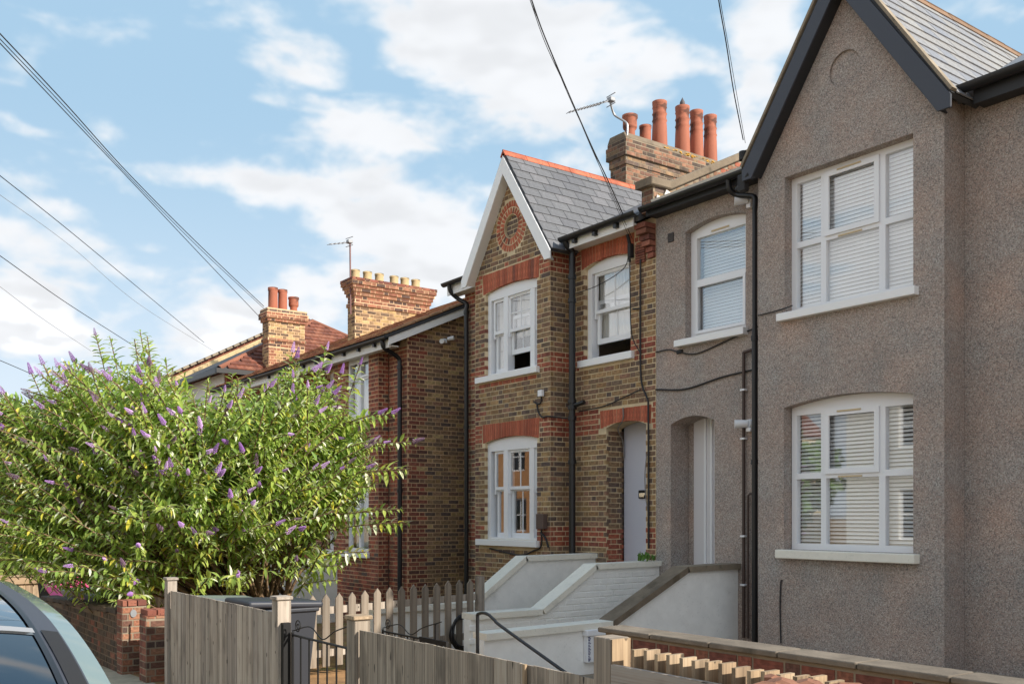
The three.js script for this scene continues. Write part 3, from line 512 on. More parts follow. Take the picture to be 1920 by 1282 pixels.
  const wu = sashWin(-11.08, -10.05, 4.06, 5.44, 5.44, 0.075, -9.44, [{ x0: -10.96, x1: -10.1, mid: 4.74, open: 0.2, bars: 1, vent: 1 }], []);
  part(wu, 'sill', rb(-11.17, -9.99, 3.955, 4.058, -9.55, -9.3, 0.008), mat.whitePaint);
  curtain(wu, -10.97, -10.1, 4.32, 5.36, -9.6, 12);
  // front door in its deep porch
  const door = part(root, 'front_door', [bb(-10.59, -9.76, 0.955, 3.1, -9.78, -9.72)], mat.door);
  part(door, 'door_lock', [rb(-10.26, -10.08, 2.0, 2.12, -9.717, -9.69, 0.01), rb(-10.12, -9.98, 2.02, 2.05, -9.69, -9.665, 0.008)], mat.iron);
  part(door, 'letter_plate', rb(-10.23, -10.11, 2.02, 2.08, -9.689, -9.68, 0.003, 1), mat.chrome);

  // rainwater and soil pipes
  const px = -11.16, pz = -9.2;
  part(root, 'drainpipe', [cyl([px, 1.0, pz], [px, 5.62, pz], 0.05), collar(px, 5.3, pz, 0.05), collar(px, 4.95, pz, 0.05), collar(px, 3.45, pz, 0.052), collar(px, 3.2, pz, 0.052), collar(px, 2.55, pz, 0.052), cyl([px, 3.38, pz], [px + 0.24, 3.42, pz - 0.03], 0.035), collar(px + 0.0, 3.36, pz, 0.056), tube([[px, 5.6, pz], [px, 5.68, pz], [px + 0.01, 5.74, -9.1], [px + 0.01, 5.82, -9.05]], 0.045, 16, 10)], mat.black);
  const lx = -14.18, lz = -9.3;
  part(root, 'drainpipe', [cyl([lx, -0.3, lz], [lx, 5.35, lz], 0.04), tube([[lx, 5.33, lz], [lx, 5.45, lz], [lx - 0.12, 5.55, -9.2], [lx - 0.16, 5.66, -9.08], [lx - 0.16, 5.8, -9.04]], 0.038, 24, 10), collar(lx, 5.3, lz, 0.04), collar(lx, 3.3, lz, 0.04), collar(lx, 1.5, lz, 0.04)], mat.black);
  // cables and small fittings on the brick
  part(root, 'junction_box', [rb(-11.66, -11.56, 3.55, 3.65, -8.988, -8.93, 0.01)], mat.plastic);
  part(root, 'meter_box', rb(-11.66, -11.48, 1.55, 1.78, -8.988, -8.9, 0.01), M([92, 74, 66], 0.7));
  part(root, 'wall_cable', [tube([[-11.61, 3.55, -8.97], [-11.64, 3.46, -8.975], [-11.74, 3.46, -8.98], [-11.82, 3.5, -8.98]], 0.012), tube([[-11.74, 3.46, -8.98], [-11.7, 3.33, -8.98], [-11.6, 3.24, -8.98], [-11.45, 3.24, -8.98], [-11.2, 3.2, -9.14]], 0.012), tube([[-11.6, 1.6, -8.96], [-11.62, 1.3, -8.97], [-11.8, 1.22, -8.97], [-12.2, 1.14, -8.975], [-13.0, 1.22, -8.98]], 0.013), tube([[-11.62, 1.5, -8.96], [-11.5, 1.42, -8.96], [-11.44, 1.28, -8.97]], 0.016)], mat.cable);
  part(root, 'wall_cable', [tube([[-9.83, 5.3, -9.33], [-9.84, 4.4, -9.335], [-9.83, 3.7, -9.335], [-9.76, 3.45, -9.335], [-9.69, 3.35, -9.335], [-9.68, 3.0, -9.335], [-9.68, 1.3, -9.34]], 0.014), tube([[-9.83, 3.5, -9.335], [-10.2, 3.42, -9.335], [-10.6, 3.34, -9.335], [-11.1, 3.3, -9.28]], 0.009), tube([[-10.02, 5.55, -9.3], [-10.03, 4.9, -9.32], [-10.01, 4.3, -9.33], [-9.84, 4.0, -9.335]], 0.008), tube([[-10.03, 5.45, -9.3], [-10.2, 5.25, -9.35], [-10.7, 5.1, -9.3], [-11.2, 5.05, -9.22]], 0.006), tube([[-9.83, 4.62, -9.335], [-9.99, 4.64, -9.335]], 0.012)], mat.cable);
  part(root, 'door_cable', [tube([[-10.2, 3.28, -9.34], [-10.22, 3.12, -9.36], [-10.48, 3.0, -9.5], [-10.555, 2.85, -9.66], [-10.56, 2.6, -9.69]], 0.01), tube([[-9.72, 2.6, -9.34], [-9.76, 2.3, -9.345], [-9.74, 2.0, -9.345], [-9.7, 1.8, -9.345]], 0.007)], mat.cableGrey);
  part(root, 'cable_bracket', [rb(-10.05, -9.99, 5.36, 5.56, -9.36, -9.28, 0.015), cyl([-10.02, 5.56, -9.3], [-10.02, 5.68, -9.26], 0.025), cyl([-10.02, 5.3, -9.3], [-10.02, 5.36, -9.3], 0.02)], mat.blackMatt);
}

// ======================================================================= the pebbledashed house with the dark barge boards
{
  const root = thing('rendered_house', 'grey brown pebbledashed house with dark gable barge boards and white plastic windows', 'house', [-6.4, 0, -9.2]);
  const ZB = -9, ZW = -9.37, cx = -6.32, apex = 7.7, bx = [-7.5, -5.2];
  const hs = p => new THREE.Path(p.map(q => new THREE.Vector2(...q)));
  const bay = poly([[bx[0], -0.3], [bx[1], -0.3], [bx[1], 5.85], [cx, 7.5], [bx[0], 5.75]]);
  bay.holes.push(hs([[-7.12, 4.05], [-5.53, 4.05], [-5.53, 5.6], [-7.12, 5.6]]), hs(archPts(-7.13, -5.53, 1.37, 2.98, 0.08)));
  const c = new THREE.Path(); c.absarc(-6.33, 6.55, 0.19, 0, Math.PI * 2, true); bay.holes.push(c);
  const wing = poly([[-9.565, -0.3], [bx[0], -0.3], [bx[0], 5.86], [-9.565, 5.86]]);
  wing.holes.push(hs(archPts(-9.02, -8.0, 4.07, 5.49, 0.08)), hs(archPts(-9.29, -8.51, 0.95, 2.97, 0.09)));
  part(root, 'wall', [extr(bay, ZB - 0.26, ZB), extr(wing, ZW - 0.34, ZW), bb(bx[1], -2.4, -0.3, 5.86, ZW - 0.3, ZW), bb(bx[1] - 0.28, bx[1] - 0.002, -0.3, 5.86, ZW - 0.3, ZB - 0.261), bb(bx[0] + 0.002, bx[0] + 0.28, -0.3, 5.8, ZW - 0.3, ZB - 0.261), bb(-6.6, -6.1, 6.3, 6.8, ZB - 0.12, ZB - 0.028)], mat.dash);
  part(root, 'side_wall', [bb(-9.44, -9.2, -0.3, 5.85, -16, ZW - 0.345), bb(-2.7, -2.4, -0.3, 5.85, -16, ZW - 0.302), bb(-9.2, -2.7, -0.3, 5.85, -16.3, -16.02)], mat.dash);
  part(root, 'floor', [bb(-9.19, -2.71, 0.85, 0.95, -16, -9.72), bb(-9.19, -2.71, 3.5, 3.6, -16, -9.72), bb(-9.19, -2.71, 5.78, 5.84, -16, -9.72)], mat.boards);
  part(root, 'partition', [bb(-7.6, -7.5, 0.96, 5.77, -16, -9.73), bb(-9.19, -2.71, 0.961, 5.769, -12.5, -12.4)], mat.room);
  // roof
  const half = 1.28, zf = -8.85, roof = gableRoof(root, cx, apex, half, zf, -13.6, mat.barge, mat.fasciaDark, { trim: false }), ye = apex - GS * half, len = Math.hypot(half, GS * half);
  part(root, 'verge', [slab([cx, apex + 0.012, zf + 0.03], [cx - half, ye + 0.012, zf + 0.03], [cx - half, ye + 0.012, zf - 0.1], [cx, apex + 0.012, zf - 0.1], 0.03), slab([cx, apex + 0.012, zf - 0.06], [cx + half, ye + 0.012, zf - 0.06], [cx + half, ye + 0.012, zf + 0.03], [cx, apex + 0.012, zf + 0.03], 0.03)].map(g => g), mat.stone);
  const tonesR = [[150, 148, 146], [145, 144, 144], [156, 154, 150], [140, 140, 142], [149, 146, 142], [134, 136, 142]].map(q => M(q, 0.5, { map: slateMap, bumpMap: slateMap, bumpScale: 0.002 }));
  cover(roof, 'slate', [cx + half, ye, zf - 0.06], [0, 0, -1], [-half, GS * half, 0], 16, 11, 0.3, len / 11, 0.013, tonesR, (a, b) => a > 0 && a < 4.6, { joint: 0.004 });
  ridgeTiles(root, cx, apex + 0.05, zf + 0.02, -13.6, 0.45, mat.ridgeOld, 0.03, 0.15);
  const pitch = Math.tan(27 * Math.PI / 180), yr = 5.92 + 3.8 * pitch;
  part(root, 'roof', [slab([-9.435, 5.92, -9.2], [-2.3, 5.92, -9.2], [-2.3, yr, -13], [-9.435, yr, -13], 0.1), slab([-2.3, yr, -13], [-2.3, 5.9, -16.4], [-9.435, 5.9, -16.4], [-9.435, yr, -13], 0.1)], tonesR[3]);
  part(root, 'fascia', [bb(-9.56, -7.62, 5.79, 5.9, -9.2, -9.17), bb(-9.56, -7.62, 5.8, 5.83, ZW + 0.002, -9.199)], mat.fasciaDark); part(root, 'fascia', [bb(-5.0, -2.3, 5.75, 5.92, -9.2, -9.17), bb(-5.0, -2.3, 5.76, 5.79, ZW + 0.002, -9.199)], mat.fasciaDark);
  part(root, 'gutter', [gutter(-9.58, -7.5, 5.9, -9.1, 0.062)], mat.black); part(root, 'gutter', [gutter(-5.12, -2.3, 5.93, -9.1, 0.07)], mat.black);
  part(root, 'flashing', [slab([-9.43, 5.935, -9.18], [-7.9, 5.935, -9.18], [-7.9, 6.03, -9.36], [-9.43, 6.05, -9.36], 0.012), slab([-9.43, 5.98, -9.135], [-7.75, 5.98, -9.135], [-7.75, 6.05, -9.3], [-9.43, 6.05, -9.3], 0.03)], mat.flash);
  // windows
  const z0 = -9.13;
  const casement = (y0, y1, ys, rise, trans, blindTilt, filler) => {
    const zb = z0 - 0.07, X = [-7.12, -5.53];
    const win = part(root, 'window', [...frame(X[0], X[1], y0, y1, zb, z0, 0.068), bb(-6.725, -6.658, y0 + 0.068, y1 - 0.068, zb, z0), bb(-6.0, -5.925, y0 + 0.068, y1 - 0.068, zb, z0), bb(X[0] + 0.068, -6.725, trans - 0.033, trans + 0.033, zb, z0), bb(-6.658, -6.0, trans - 0.033, trans + 0.033, zb, z0), bb(-5.925, X[1] - 0.068, trans - 0.033, trans + 0.033, zb, z0), ...(filler ? [headFiller(X[0], X[1], y1, ys, rise, zb, z0 - 0.004)] : [])], mat.plastic);
    part(win, 'casement', frame(-6.668, -5.99, trans + 0.012, y1 - 0.05, z0 + 0.001, z0 + 0.022, 0.058), mat.plastic);
    part(win, 'trickle_vent', rb(-6.5, -6.2, y1 - 0.075, y1 - 0.057, z0 + 0.0225, z0 + 0.034, 0.004, 1), M([206, 186, 150], 0.6));
    part(win, 'trickle_vent', rb(-6.5, -6.2, trans - 0.028, trans - 0.01, z0 + 0.001, z0 + 0.012, 0.004, 1), M([206, 186, 150], 0.6));
    for (const [a, b] of [[X[0] + 0.06, -6.72], [-6.662, -5.995], [-5.93, X[1] - 0.06]]) for (const [p, q] of [[y0 + 0.06, trans - 0.03], [trans + 0.03, y1 - 0.06]]) pane(win, a, b, p, q, z0 - 0.035);
    blinds(win, X[0] + 0.05, X[1] - 0.05, y0 + 0.06, y1 - 0.06, z0 - 0.1, blindTilt);
    return win;
  };
  const up = casement(4.05, 5.6, 5.6, 0, 4.83, 1.0); part(up, 'sill', rb(-7.18, -5.47, 3.96, 4.048, -9.25, -8.92, 0.008), mat.whitePaint);
  const lo = casement(1.37, 2.96, 2.98, 0.08, 2.2, 0.66, true); part(lo, 'sill', rb(-7.18, -5.46, 1.27, 1.368, -9.25, -8.9, 0.01), mat.capStone);
  {
    const zf2 = -9.48, zb = zf2 - 0.07, win = part(root, 'window', [...frame(-9.02, -8.0, 4.07, 5.5, zb, zf2, 0.1, 0.08), bb(-8.92, -8.1, 4.775, 4.85, zb, zf2), headFiller(-9.02, -8.0, 5.5, 5.5, 0.07, zb, zf2 - 0.003)], mat.plastic);
    part(win, 'casement', frame(-8.93, -8.09, 4.05 + 0.09, 4.79, zf2 + 0.001, zf2 + 0.018, 0.04), mat.plastic);
    pane(win, -8.93, -8.09, 4.14, 4.79, zf2 - 0.035); pane(win, -8.93, -8.09, 4.84, 5.41, zf2 - 0.035);
    part(win, 'trickle_vent', rb(-8.66, -8.36, 5.425, 5.447, zf2 + 0.001, zf2 + 0.012, 0.004, 1), M([206, 186, 150], 0.6));
    blinds(win, -8.92, -8.1, 4.12, 5.42, zf2 - 0.14, 1.0, 0.042);
    part(win, 'sill', rb(-9.14, -7.96, 3.98, 4.068, -9.6, -9.27, 0.008), mat.whitePaint);
  }
  // porch door
  const door = part(root, 'front_door', [bb(-9.29, -8.51, 0.955, 3.08, -9.79, -9.72)], M([216, 214, 216], 0.5));
  part(door, 'door_moulding', [bb(-9.0, -8.965, 0.96, 3.05, -9.719, -9.7), bb(-8.88, -8.85, 0.96, 3.05, -9.719, -9.69), bb(-8.75, -8.72, 0.96, 3.05, -9.719, -9.68)], mat.plastic);
  part(door, 'fanlight', rb(-8.6, -8.53, 2.72, 3.02, -9.6, -9.5, 0.004, 1), mat.dark);
  // fittings
  part(root, 'air_vent', [rb(-9.33, -9.23, 5.42, 5.54, ZW - 0.01, ZW + 0.02, 0.005, 1), ...[0, 1, 2].map(i => bb(-9.32, -9.24, 5.45 + i * 0.028, 5.456 + i * 0.028, ZW + 0.0205, ZW + 0.026))], M([70, 66, 66], 0.7));
  const lamp = (y, n) => part(root, 'security_light', [cyl([-7.93, y, ZW], [-7.93, y, ZW + 0.05], 0.06, 0.05, 16), cyl([-7.93, y, ZW + 0.05], [-8.04, y - 0.005, ZW + 0.16], 0.045, 0.055, 16), rb(-7.95, -7.88, y - 0.1, y - 0.05, ZW + 0.001, ZW + 0.06, 0.01)], mat.plastic);
  lamp(5.62); lamp(2.88);
  const ppx = -7.785, ppz = -9.28;
  part(root, 'drainpipe', [cyl([ppx, 0.2, ppz], [ppx, 4.0, ppz], 0.036), cyl([ppx, 4.0, ppz], [ppx, 5.48, ppz], 0.03), collar(ppx, 3.9, ppz, 0.036), collar(ppx, 2.4, ppz, 0.036), tube([[ppx, 5.46, ppz], [ppx, 5.6, ppz], [ppx - 0.08, 5.64, -9.25], [ppx - 0.22, 5.68, -9.2], [ppx - 0.26, 5.74, -9.13], [ppx - 0.26, 5.86, -9.1]], 0.034, 24, 10)], mat.black);
  part(root, 'waste_pipe', [cyl([-8.0, 0.25, -9.33], [-8.0, 3.76, -9.33], 0.02), cyl([-8.0, 3.76, -9.33], [-7.84, 3.78, -9.33], 0.02), cyl([-7.64, 3.86, -9.3], [-7.36, 3.92, -9.2], 0.02), tube([[-7.8, 2.02, -9.3], [-7.88, 2.02, -9.32], [-7.925, 2.0, -9.33], [-7.93, 1.8, -9.33], [-7.93, 0.25, -9.33]], 0.014)], M([74, 58, 52], 0.6));
  part(root, 'pipe_clip', [3.3, 2.7, 1.5, 0.9].map(y => rb(-8.035, -7.965, y - 0.012, y + 0.012, -9.36, -9.3, 0.004, 1)), mat.plastic);
  part(root, 'wall_cable', [tube([[-9.555, 3.47, -9.352], [-9.0, 3.42, -9.352], [-8.4, 3.5, -9.352], [-7.98, 3.53, -9.352], [-7.66, 3.55, -9.345]], 0.012), tube([[-9.555, 3.98, -9.352], [-9.3, 3.98, -9.352], [-9.12, 3.92, -9.352], [-8.8, 3.86, -9.352], [-8.3, 3.95, -9.352], [-7.65, 4.08, -9.345]], 0.009), tube([[-7.49, 4.09, -8.985], [-7.2, 4.1, -8.985], [-7.0, 4.12, -8.985]], 0.007), tube([[-7.16, 0.3, -8.985], [-7.17, 0.7, -8.985], [-7.16, 0.98, -8.985], [-7.14, 1.02, -8.98]], 0.009)], mat.cable);
  part(root, 'cable_box', rb(-9.16, -9.06, 3.9, 3.95, ZW - 0.01, ZW + 0.03, 0.008), mat.blackMatt);
  part(root, 'cable_bracket', [cyl([-7.62, 5.92, -8.88], [-7.62, 6.02, -8.88], 0.05), cyl([-7.62, 5.75, -8.88], [-7.62, 5.92, -8.88], 0.02), rb(-7.68, -7.57, 5.55, 5.75, -8.93, -8.84, 0.015), cyl([-7.72, 5.6, -8.9], [-7.5, 5.72, -8.86], 0.04)], mat.blackMatt);
  // chimney side wall plinth and paved path in front
  struct('concrete_path', [bb(-7.45, -2.4, -0.25, 0.27, ZB + 0.002, -8.25), bb(-8.1, -2.4, -0.25, 0.02, -8.249, -4.75)], mat.stone);
  // the next house of the row, outside the frame: its roof shades the front gardens
  const nx = thing('rendered_house', 'next pebbledashed house of the row, beyond the edge of the view', 'house', [2, 0, -12]);
  part(nx, 'wall', [bb(-2.39, 6.5, -0.3, 5.86, -16, ZW)], mat.dash);
  part(nx, 'roof', [slab([-2.29, 5.92, -9.2], [6.6, 5.92, -9.2], [6.6, yr, -13], [-2.29, yr, -13], 0.1), slab([6.6, yr, -13], [6.6, 5.9, -16.4], [-2.29, 5.9, -16.4], [-2.29, yr, -13], 0.1)], tonesR[3]);
}

// ======================================================================= the red brick house beyond the gap
{
  const root = thing('brick_house', 'dull red brick house with a tiled roof and white fascia behind the buddleia', 'house', [-18, -0.27, -9]);
  const br = new Bricks(), XS = -15.2, ZR = -8.7, ZBAY = -8.48, sl = 0.45, zE = -8.2, yE = 4.93, roofY = z => yE + sl * (zE - z);
  const p1 = poly([[-17.75, -0.8], [-15.88, -0.8], [-15.88, 4.84], [-17.75, 4.84]]);
  p1.holes.push(new THREE.Path(archPts(-17.21, -16.255, 3.64, 4.76, 0.06).map(p => new THREE.Vector2(...p))), new THREE.Path(archPts(-17.21, -16.255, 1.06, 2.5, 0.06).map(p => new THREE.Vector2(...p))));
  const p2 = poly([[-24.2, -0.9], [-17.75, -0.9], [-17.75, 4.84], [-24.2, 4.84]]);
  for (const [a, b] of [[-18.5, -17.95], [-21.7, -20.9]]) p2.holes.push(new THREE.Path(archPts(a, b, 3.64, 4.68, 0.04).map(p => new THREE.Vector2(...p))), new THREE.Path(archPts(a, b, 1.06, 2.4, 0.04).map(p => new THREE.Vector2(...p))));
  const side = new THREE.ExtrudeGeometry(poly([[8.7, -0.8], [14.5, -0.8], [14.5, 5.6], [11.9, roofY(-11.9) - 0.14], [8.7, roofY(-8.7) - 0.14]]), { depth: 0.28, bevelEnabled: false }); side.rotateY(Math.PI / 2); side.translate(XS - 0.281, 0, 0);
  part(root, 'wall', [extr(p1, ZBAY - 0.2, ZBAY), extr(p2, ZR - 0.28, ZR), bb(-15.88, XS - 0.282, -0.8, 4.84, ZR - 0.28, ZR), muv(side), bb(-24.2, XS - 0.3, -0.9, 4.84, -14.5, -14.25), bb(-24.2, -23.95, -0.9, 4.8, -14.24, ZR - 0.285)], mat.mortarRed);
  part(root, 'floor', [bb(-23.94, XS - 0.3, 4.7, 4.78, -14.2, -9), bb(-23.94, XS - 0.3, 3.0, 3.1, -14.2, -9)], mat.boards);
  part(root, 'partition', [bb(-23.94, XS - 0.3, 3.11, 4.69, -11, -10.9), bb(-23.94, XS - 0.3, -0.3, 2.99, -11, -10.9)], mat.room);
  const T = (u, v) => { const k = rnd(); return k < 0.5 ? 'red' : k < 0.95 ? 'redDull' : 'stockDark'; };
  br.lay(root, 'z', ZBAY, -0.5, 4.78, (v0, v1) => { let iv = [[-17.75, -15.885]]; if ((v1 > 3.64 && v0 < 4.74) || (v1 > 1.06 && v0 < 2.48)) iv = without(iv, -17.207, -16.258); if ((v1 > 4.74) || (v1 > 2.48 && v0 < 2.76)) iv = without(iv, -17.3, -16.17); return iv; }, T);
  for (const ys of [[4.75, 4.8], [2.49, 2.77]]) for (let i = 0; i < 15; i++) { const t = (i + 0.5) / 15 * 2 - 1, y0 = ys[0] + 0.06 * (1 - t * t); if (ys[1] - y0 > 0.01) br.add(root, 'z', ZBAY, mix(-17.3, -16.17, (i + 0.5) / 15), (y0 + ys[1]) / 2, 0.069, ys[1] - y0, 'redDull', -t * 0.05); }
  br.lay(root, 'z', ZR, -0.5, 4.78, span(-15.87, XS - 0.005), T); br.lay(root, 'x', -15.88, -0.5, 4.78, span(ZR + 0.01, ZBAY - 0.003), T);
  br.lay(root, 'z', ZR, -0.5, 4.78, (v0, v1) => { let iv = [[-24.2, -17.76]]; for (const [a, b] of [[-18.5, -17.95], [-21.7, -20.9]]) if ((v1 > 3.64 && v0 < 4.7) || (v1 > 1.06 && v0 < 2.42)) iv = without(iv, a + 0.003, b - 0.003); return iv; }, T);
  br.lay(root, 'x', XS, -0.5, 6.5, (v0, v1) => { const z = v1 < roofY(ZR) - 0.16 ? ZR : zE - (v1 + 0.15 - yE) / sl; return z > -12 ? [[-12, z - 0.004]] : []; }, (u, v) => u > -9.06 + 0.1 * Math.sin(Math.round(v / 0.075) * 1.9) ? (rnd() < 0.85 ? 'redDull' : 'red') : rnd() < 0.55 ? 'stockDark' : rnd() < 0.6 ? 'stock' : 'yellow');
  // roof of plain tiles, fascia, gutter
  const zr = -12.2, yr = roofY(zr), roof = part(root, 'roof', [slab([-24.6, yE, zE], [XS + 0.16, yE, zE], [XS + 0.16, yr, zr], [-24.6, yr, zr], 0.06), slab([XS + 0.16, yr, zr], [XS + 0.16, 5.2, -15], [-24.6, 5.2, -15], [-24.6, yr, zr], 0.06)], mat.slateBed);
  const tt = [[170, 112, 84], [182, 130, 98], [160, 106, 82], [196, 156, 120], [152, 100, 80], [186, 144, 110]].map(c => M(c, 0.9, { map: brickMap }));
  cover(roof, 'tile', [-24.6, yE, zE], [1, 0, 0], [0, yr - yE, zr - zE], 45, 14, 0.21, Math.hypot(yr - yE, zr - zE) / 14, 0.018, tt, (a, b) => a < 9.56 && a > 0.02, { single: 120 });
  const verge = []; for (let i = 0; i < 14; i++) { const z = zE - (i + 0.5) * (zE - zr) / 14, y = roofY(z); const g = new THREE.BoxGeometry(0.15, 0.035, 0.3); g.rotateX(Math.atan(sl)); g.translate(XS + 0.1, y + 0.035, z); verge.push(muv(g)); } part(root, 'verge_tiles', verge, tt[3], null, 'stuff');
  const bg = new THREE.ExtrudeGeometry(poly([[8.25, roofY(-8.25) - 0.2], [12.2, yr - 0.2], [12.2, yr - 0.03], [8.25, roofY(-8.25) - 0.03]]), { depth: 0.025, bevelEnabled: false }); bg.rotateY(Math.PI / 2); bg.translate(XS + 0.12, 0, 0); part(root, 'barge_board', muv(bg), mat.whitePaint);
  part(root, 'fascia', [bb(-24.4, XS + 0.1, 4.72, 4.88, -8.31, -8.28), bb(-24.4, XS + 0.1, 4.74, 4.76, ZBAY + 0.015, -8.311)], mat.soffit);
  part(root, 'gutter', gutter(-24.4, XS + 0.13, 4.9, -8.22, 0.06), mat.black);
  for (let x = -15.6; x > -21; x -= 0.62) part(root, 'gutter_bracket', bb(x - 0.03, x + 0.03, 4.79, 4.89, -8.279, -8.22), mat.black);
  part(root, 'drainpipe', [cyl([-15.33, -0.4, -8.62], [-15.33, 4.45, -8.62], 0.042), tube([[-15.33, 4.43, -8.62], [-15.33, 4.58, -8.6], [-15.3, 4.68, -8.4], [-15.27, 4.74, -8.26], [-15.27, 4.88, -8.22]], 0.04, 20, 10), collar(-15.33, 4.42, -8.62, 0.042), collar(-15.33, 2.2, -8.62, 0.042)], mat.black);
  part(root, 'security_camera', [rb(XS + 0.012, XS + 0.08, 4.92, 5.0, -9.5, -9.42, 0.015), cyl([XS + 0.06, 4.95, -9.42], [XS + 0.14, 4.93, -9.34], 0.04, 0.045, 12), cyl([XS + 0.06, 5.0, -9.52], [XS + 0.14, 5.02, -9.6], 0.035, 0.04, 12)], mat.plastic);
  // windows
  const cas = (x0, x1, y0, y1, zf, mull) => {
    const win = part(root, 'window', [...frame(x0, x1, y0, y1, zf - 0.07, zf, 0.07), ...(mull ? [bb((x0 + x1) / 2 - 0.035, (x0 + x1) / 2 + 0.035, y0 + 0.07, y1 - 0.07, zf - 0.07, zf)] : []), headFiller(x0, x1, y1, y1, 0.055, zf - 0.07, zf - 0.003), ...(mull ? [bb(x0 + 0.07, (x0 + x1) / 2 - 0.035, y1 - 0.42, y1 - 0.36, zf - 0.07, zf - 0.002), bb((x0 + x1) / 2 + 0.035, x1 - 0.07, y1 - 0.42, y1 - 0.36, zf - 0.07, zf - 0.002)] : [])], mat.plastic);
    const m = (x0 + x1) / 2; for (const [a, b] of mull ? [[x0 + 0.06, m - 0.03], [m + 0.03, x1 - 0.06]] : [[x0 + 0.06, x1 - 0.06]]) { if (mull) { part(win, 'casement', frame(a - 0.01, b + 0.01, y1 - 0.38, y1 - 0.055, zf + 0.001, zf + 0.02, 0.045), mat.plastic); } pane(win, a, b, y0 + 0.06, y1 - 0.06, zf - 0.035); }
    part(win, 'sill', rb(x0 - 0.12, x1 + 0.04, y0 - 0.1, y0 - 0.002, zf - 0.1, zf + 0.14, 0.008), mat.whitePaint);
    curtain(win, x0 + 0.08, x1 - 0.08, y0 + 0.08, y1 - 0.08, zf - 0.14, 10);
  };
  cas(-17.21, -16.255, 3.64, 4.76, ZBAY - 0.06, true); cas(-17.21, -16.255, 1.06, 2.5, ZBAY - 0.06, true); cas(-18.5, -17.95, 3.64, 4.68, ZR - 0.06, false); cas(-21.7, -20.9, 3.64, 4.68, ZR - 0.06, true); cas(-18.5, -17.95, 1.06, 2.4, ZR - 0.06, false); cas(-21.7, -20.9, 1.06, 2.4, ZR - 0.06, true);
  // chimney with six cream pots
  const ch = corbelChimney(root, br, -19.75, -19.4, -11.7, -9.78, 5.2, [[6.4, 0, 'yellow'], [6.48, 0.03, 'chimRed'], [6.63, 0.0, 'chimRed'], [6.71, 0.03, 'chimRed'], [6.79, 0.06, 'chimRed'], [6.86, 0.09, 'chimRed'], [6.935, 0.12, 'chimRed'], [6.96, 0.13, 'redDull']], mat.mortarRed);
  [-9.88, -10.18, -10.48, -10.86, -11.14, -11.43].forEach((z, i) => pot(ch, -19.58, 6.95, z, 0.28, 0.1, mat.potCream, 'plain'));
  br.finish(300);
}
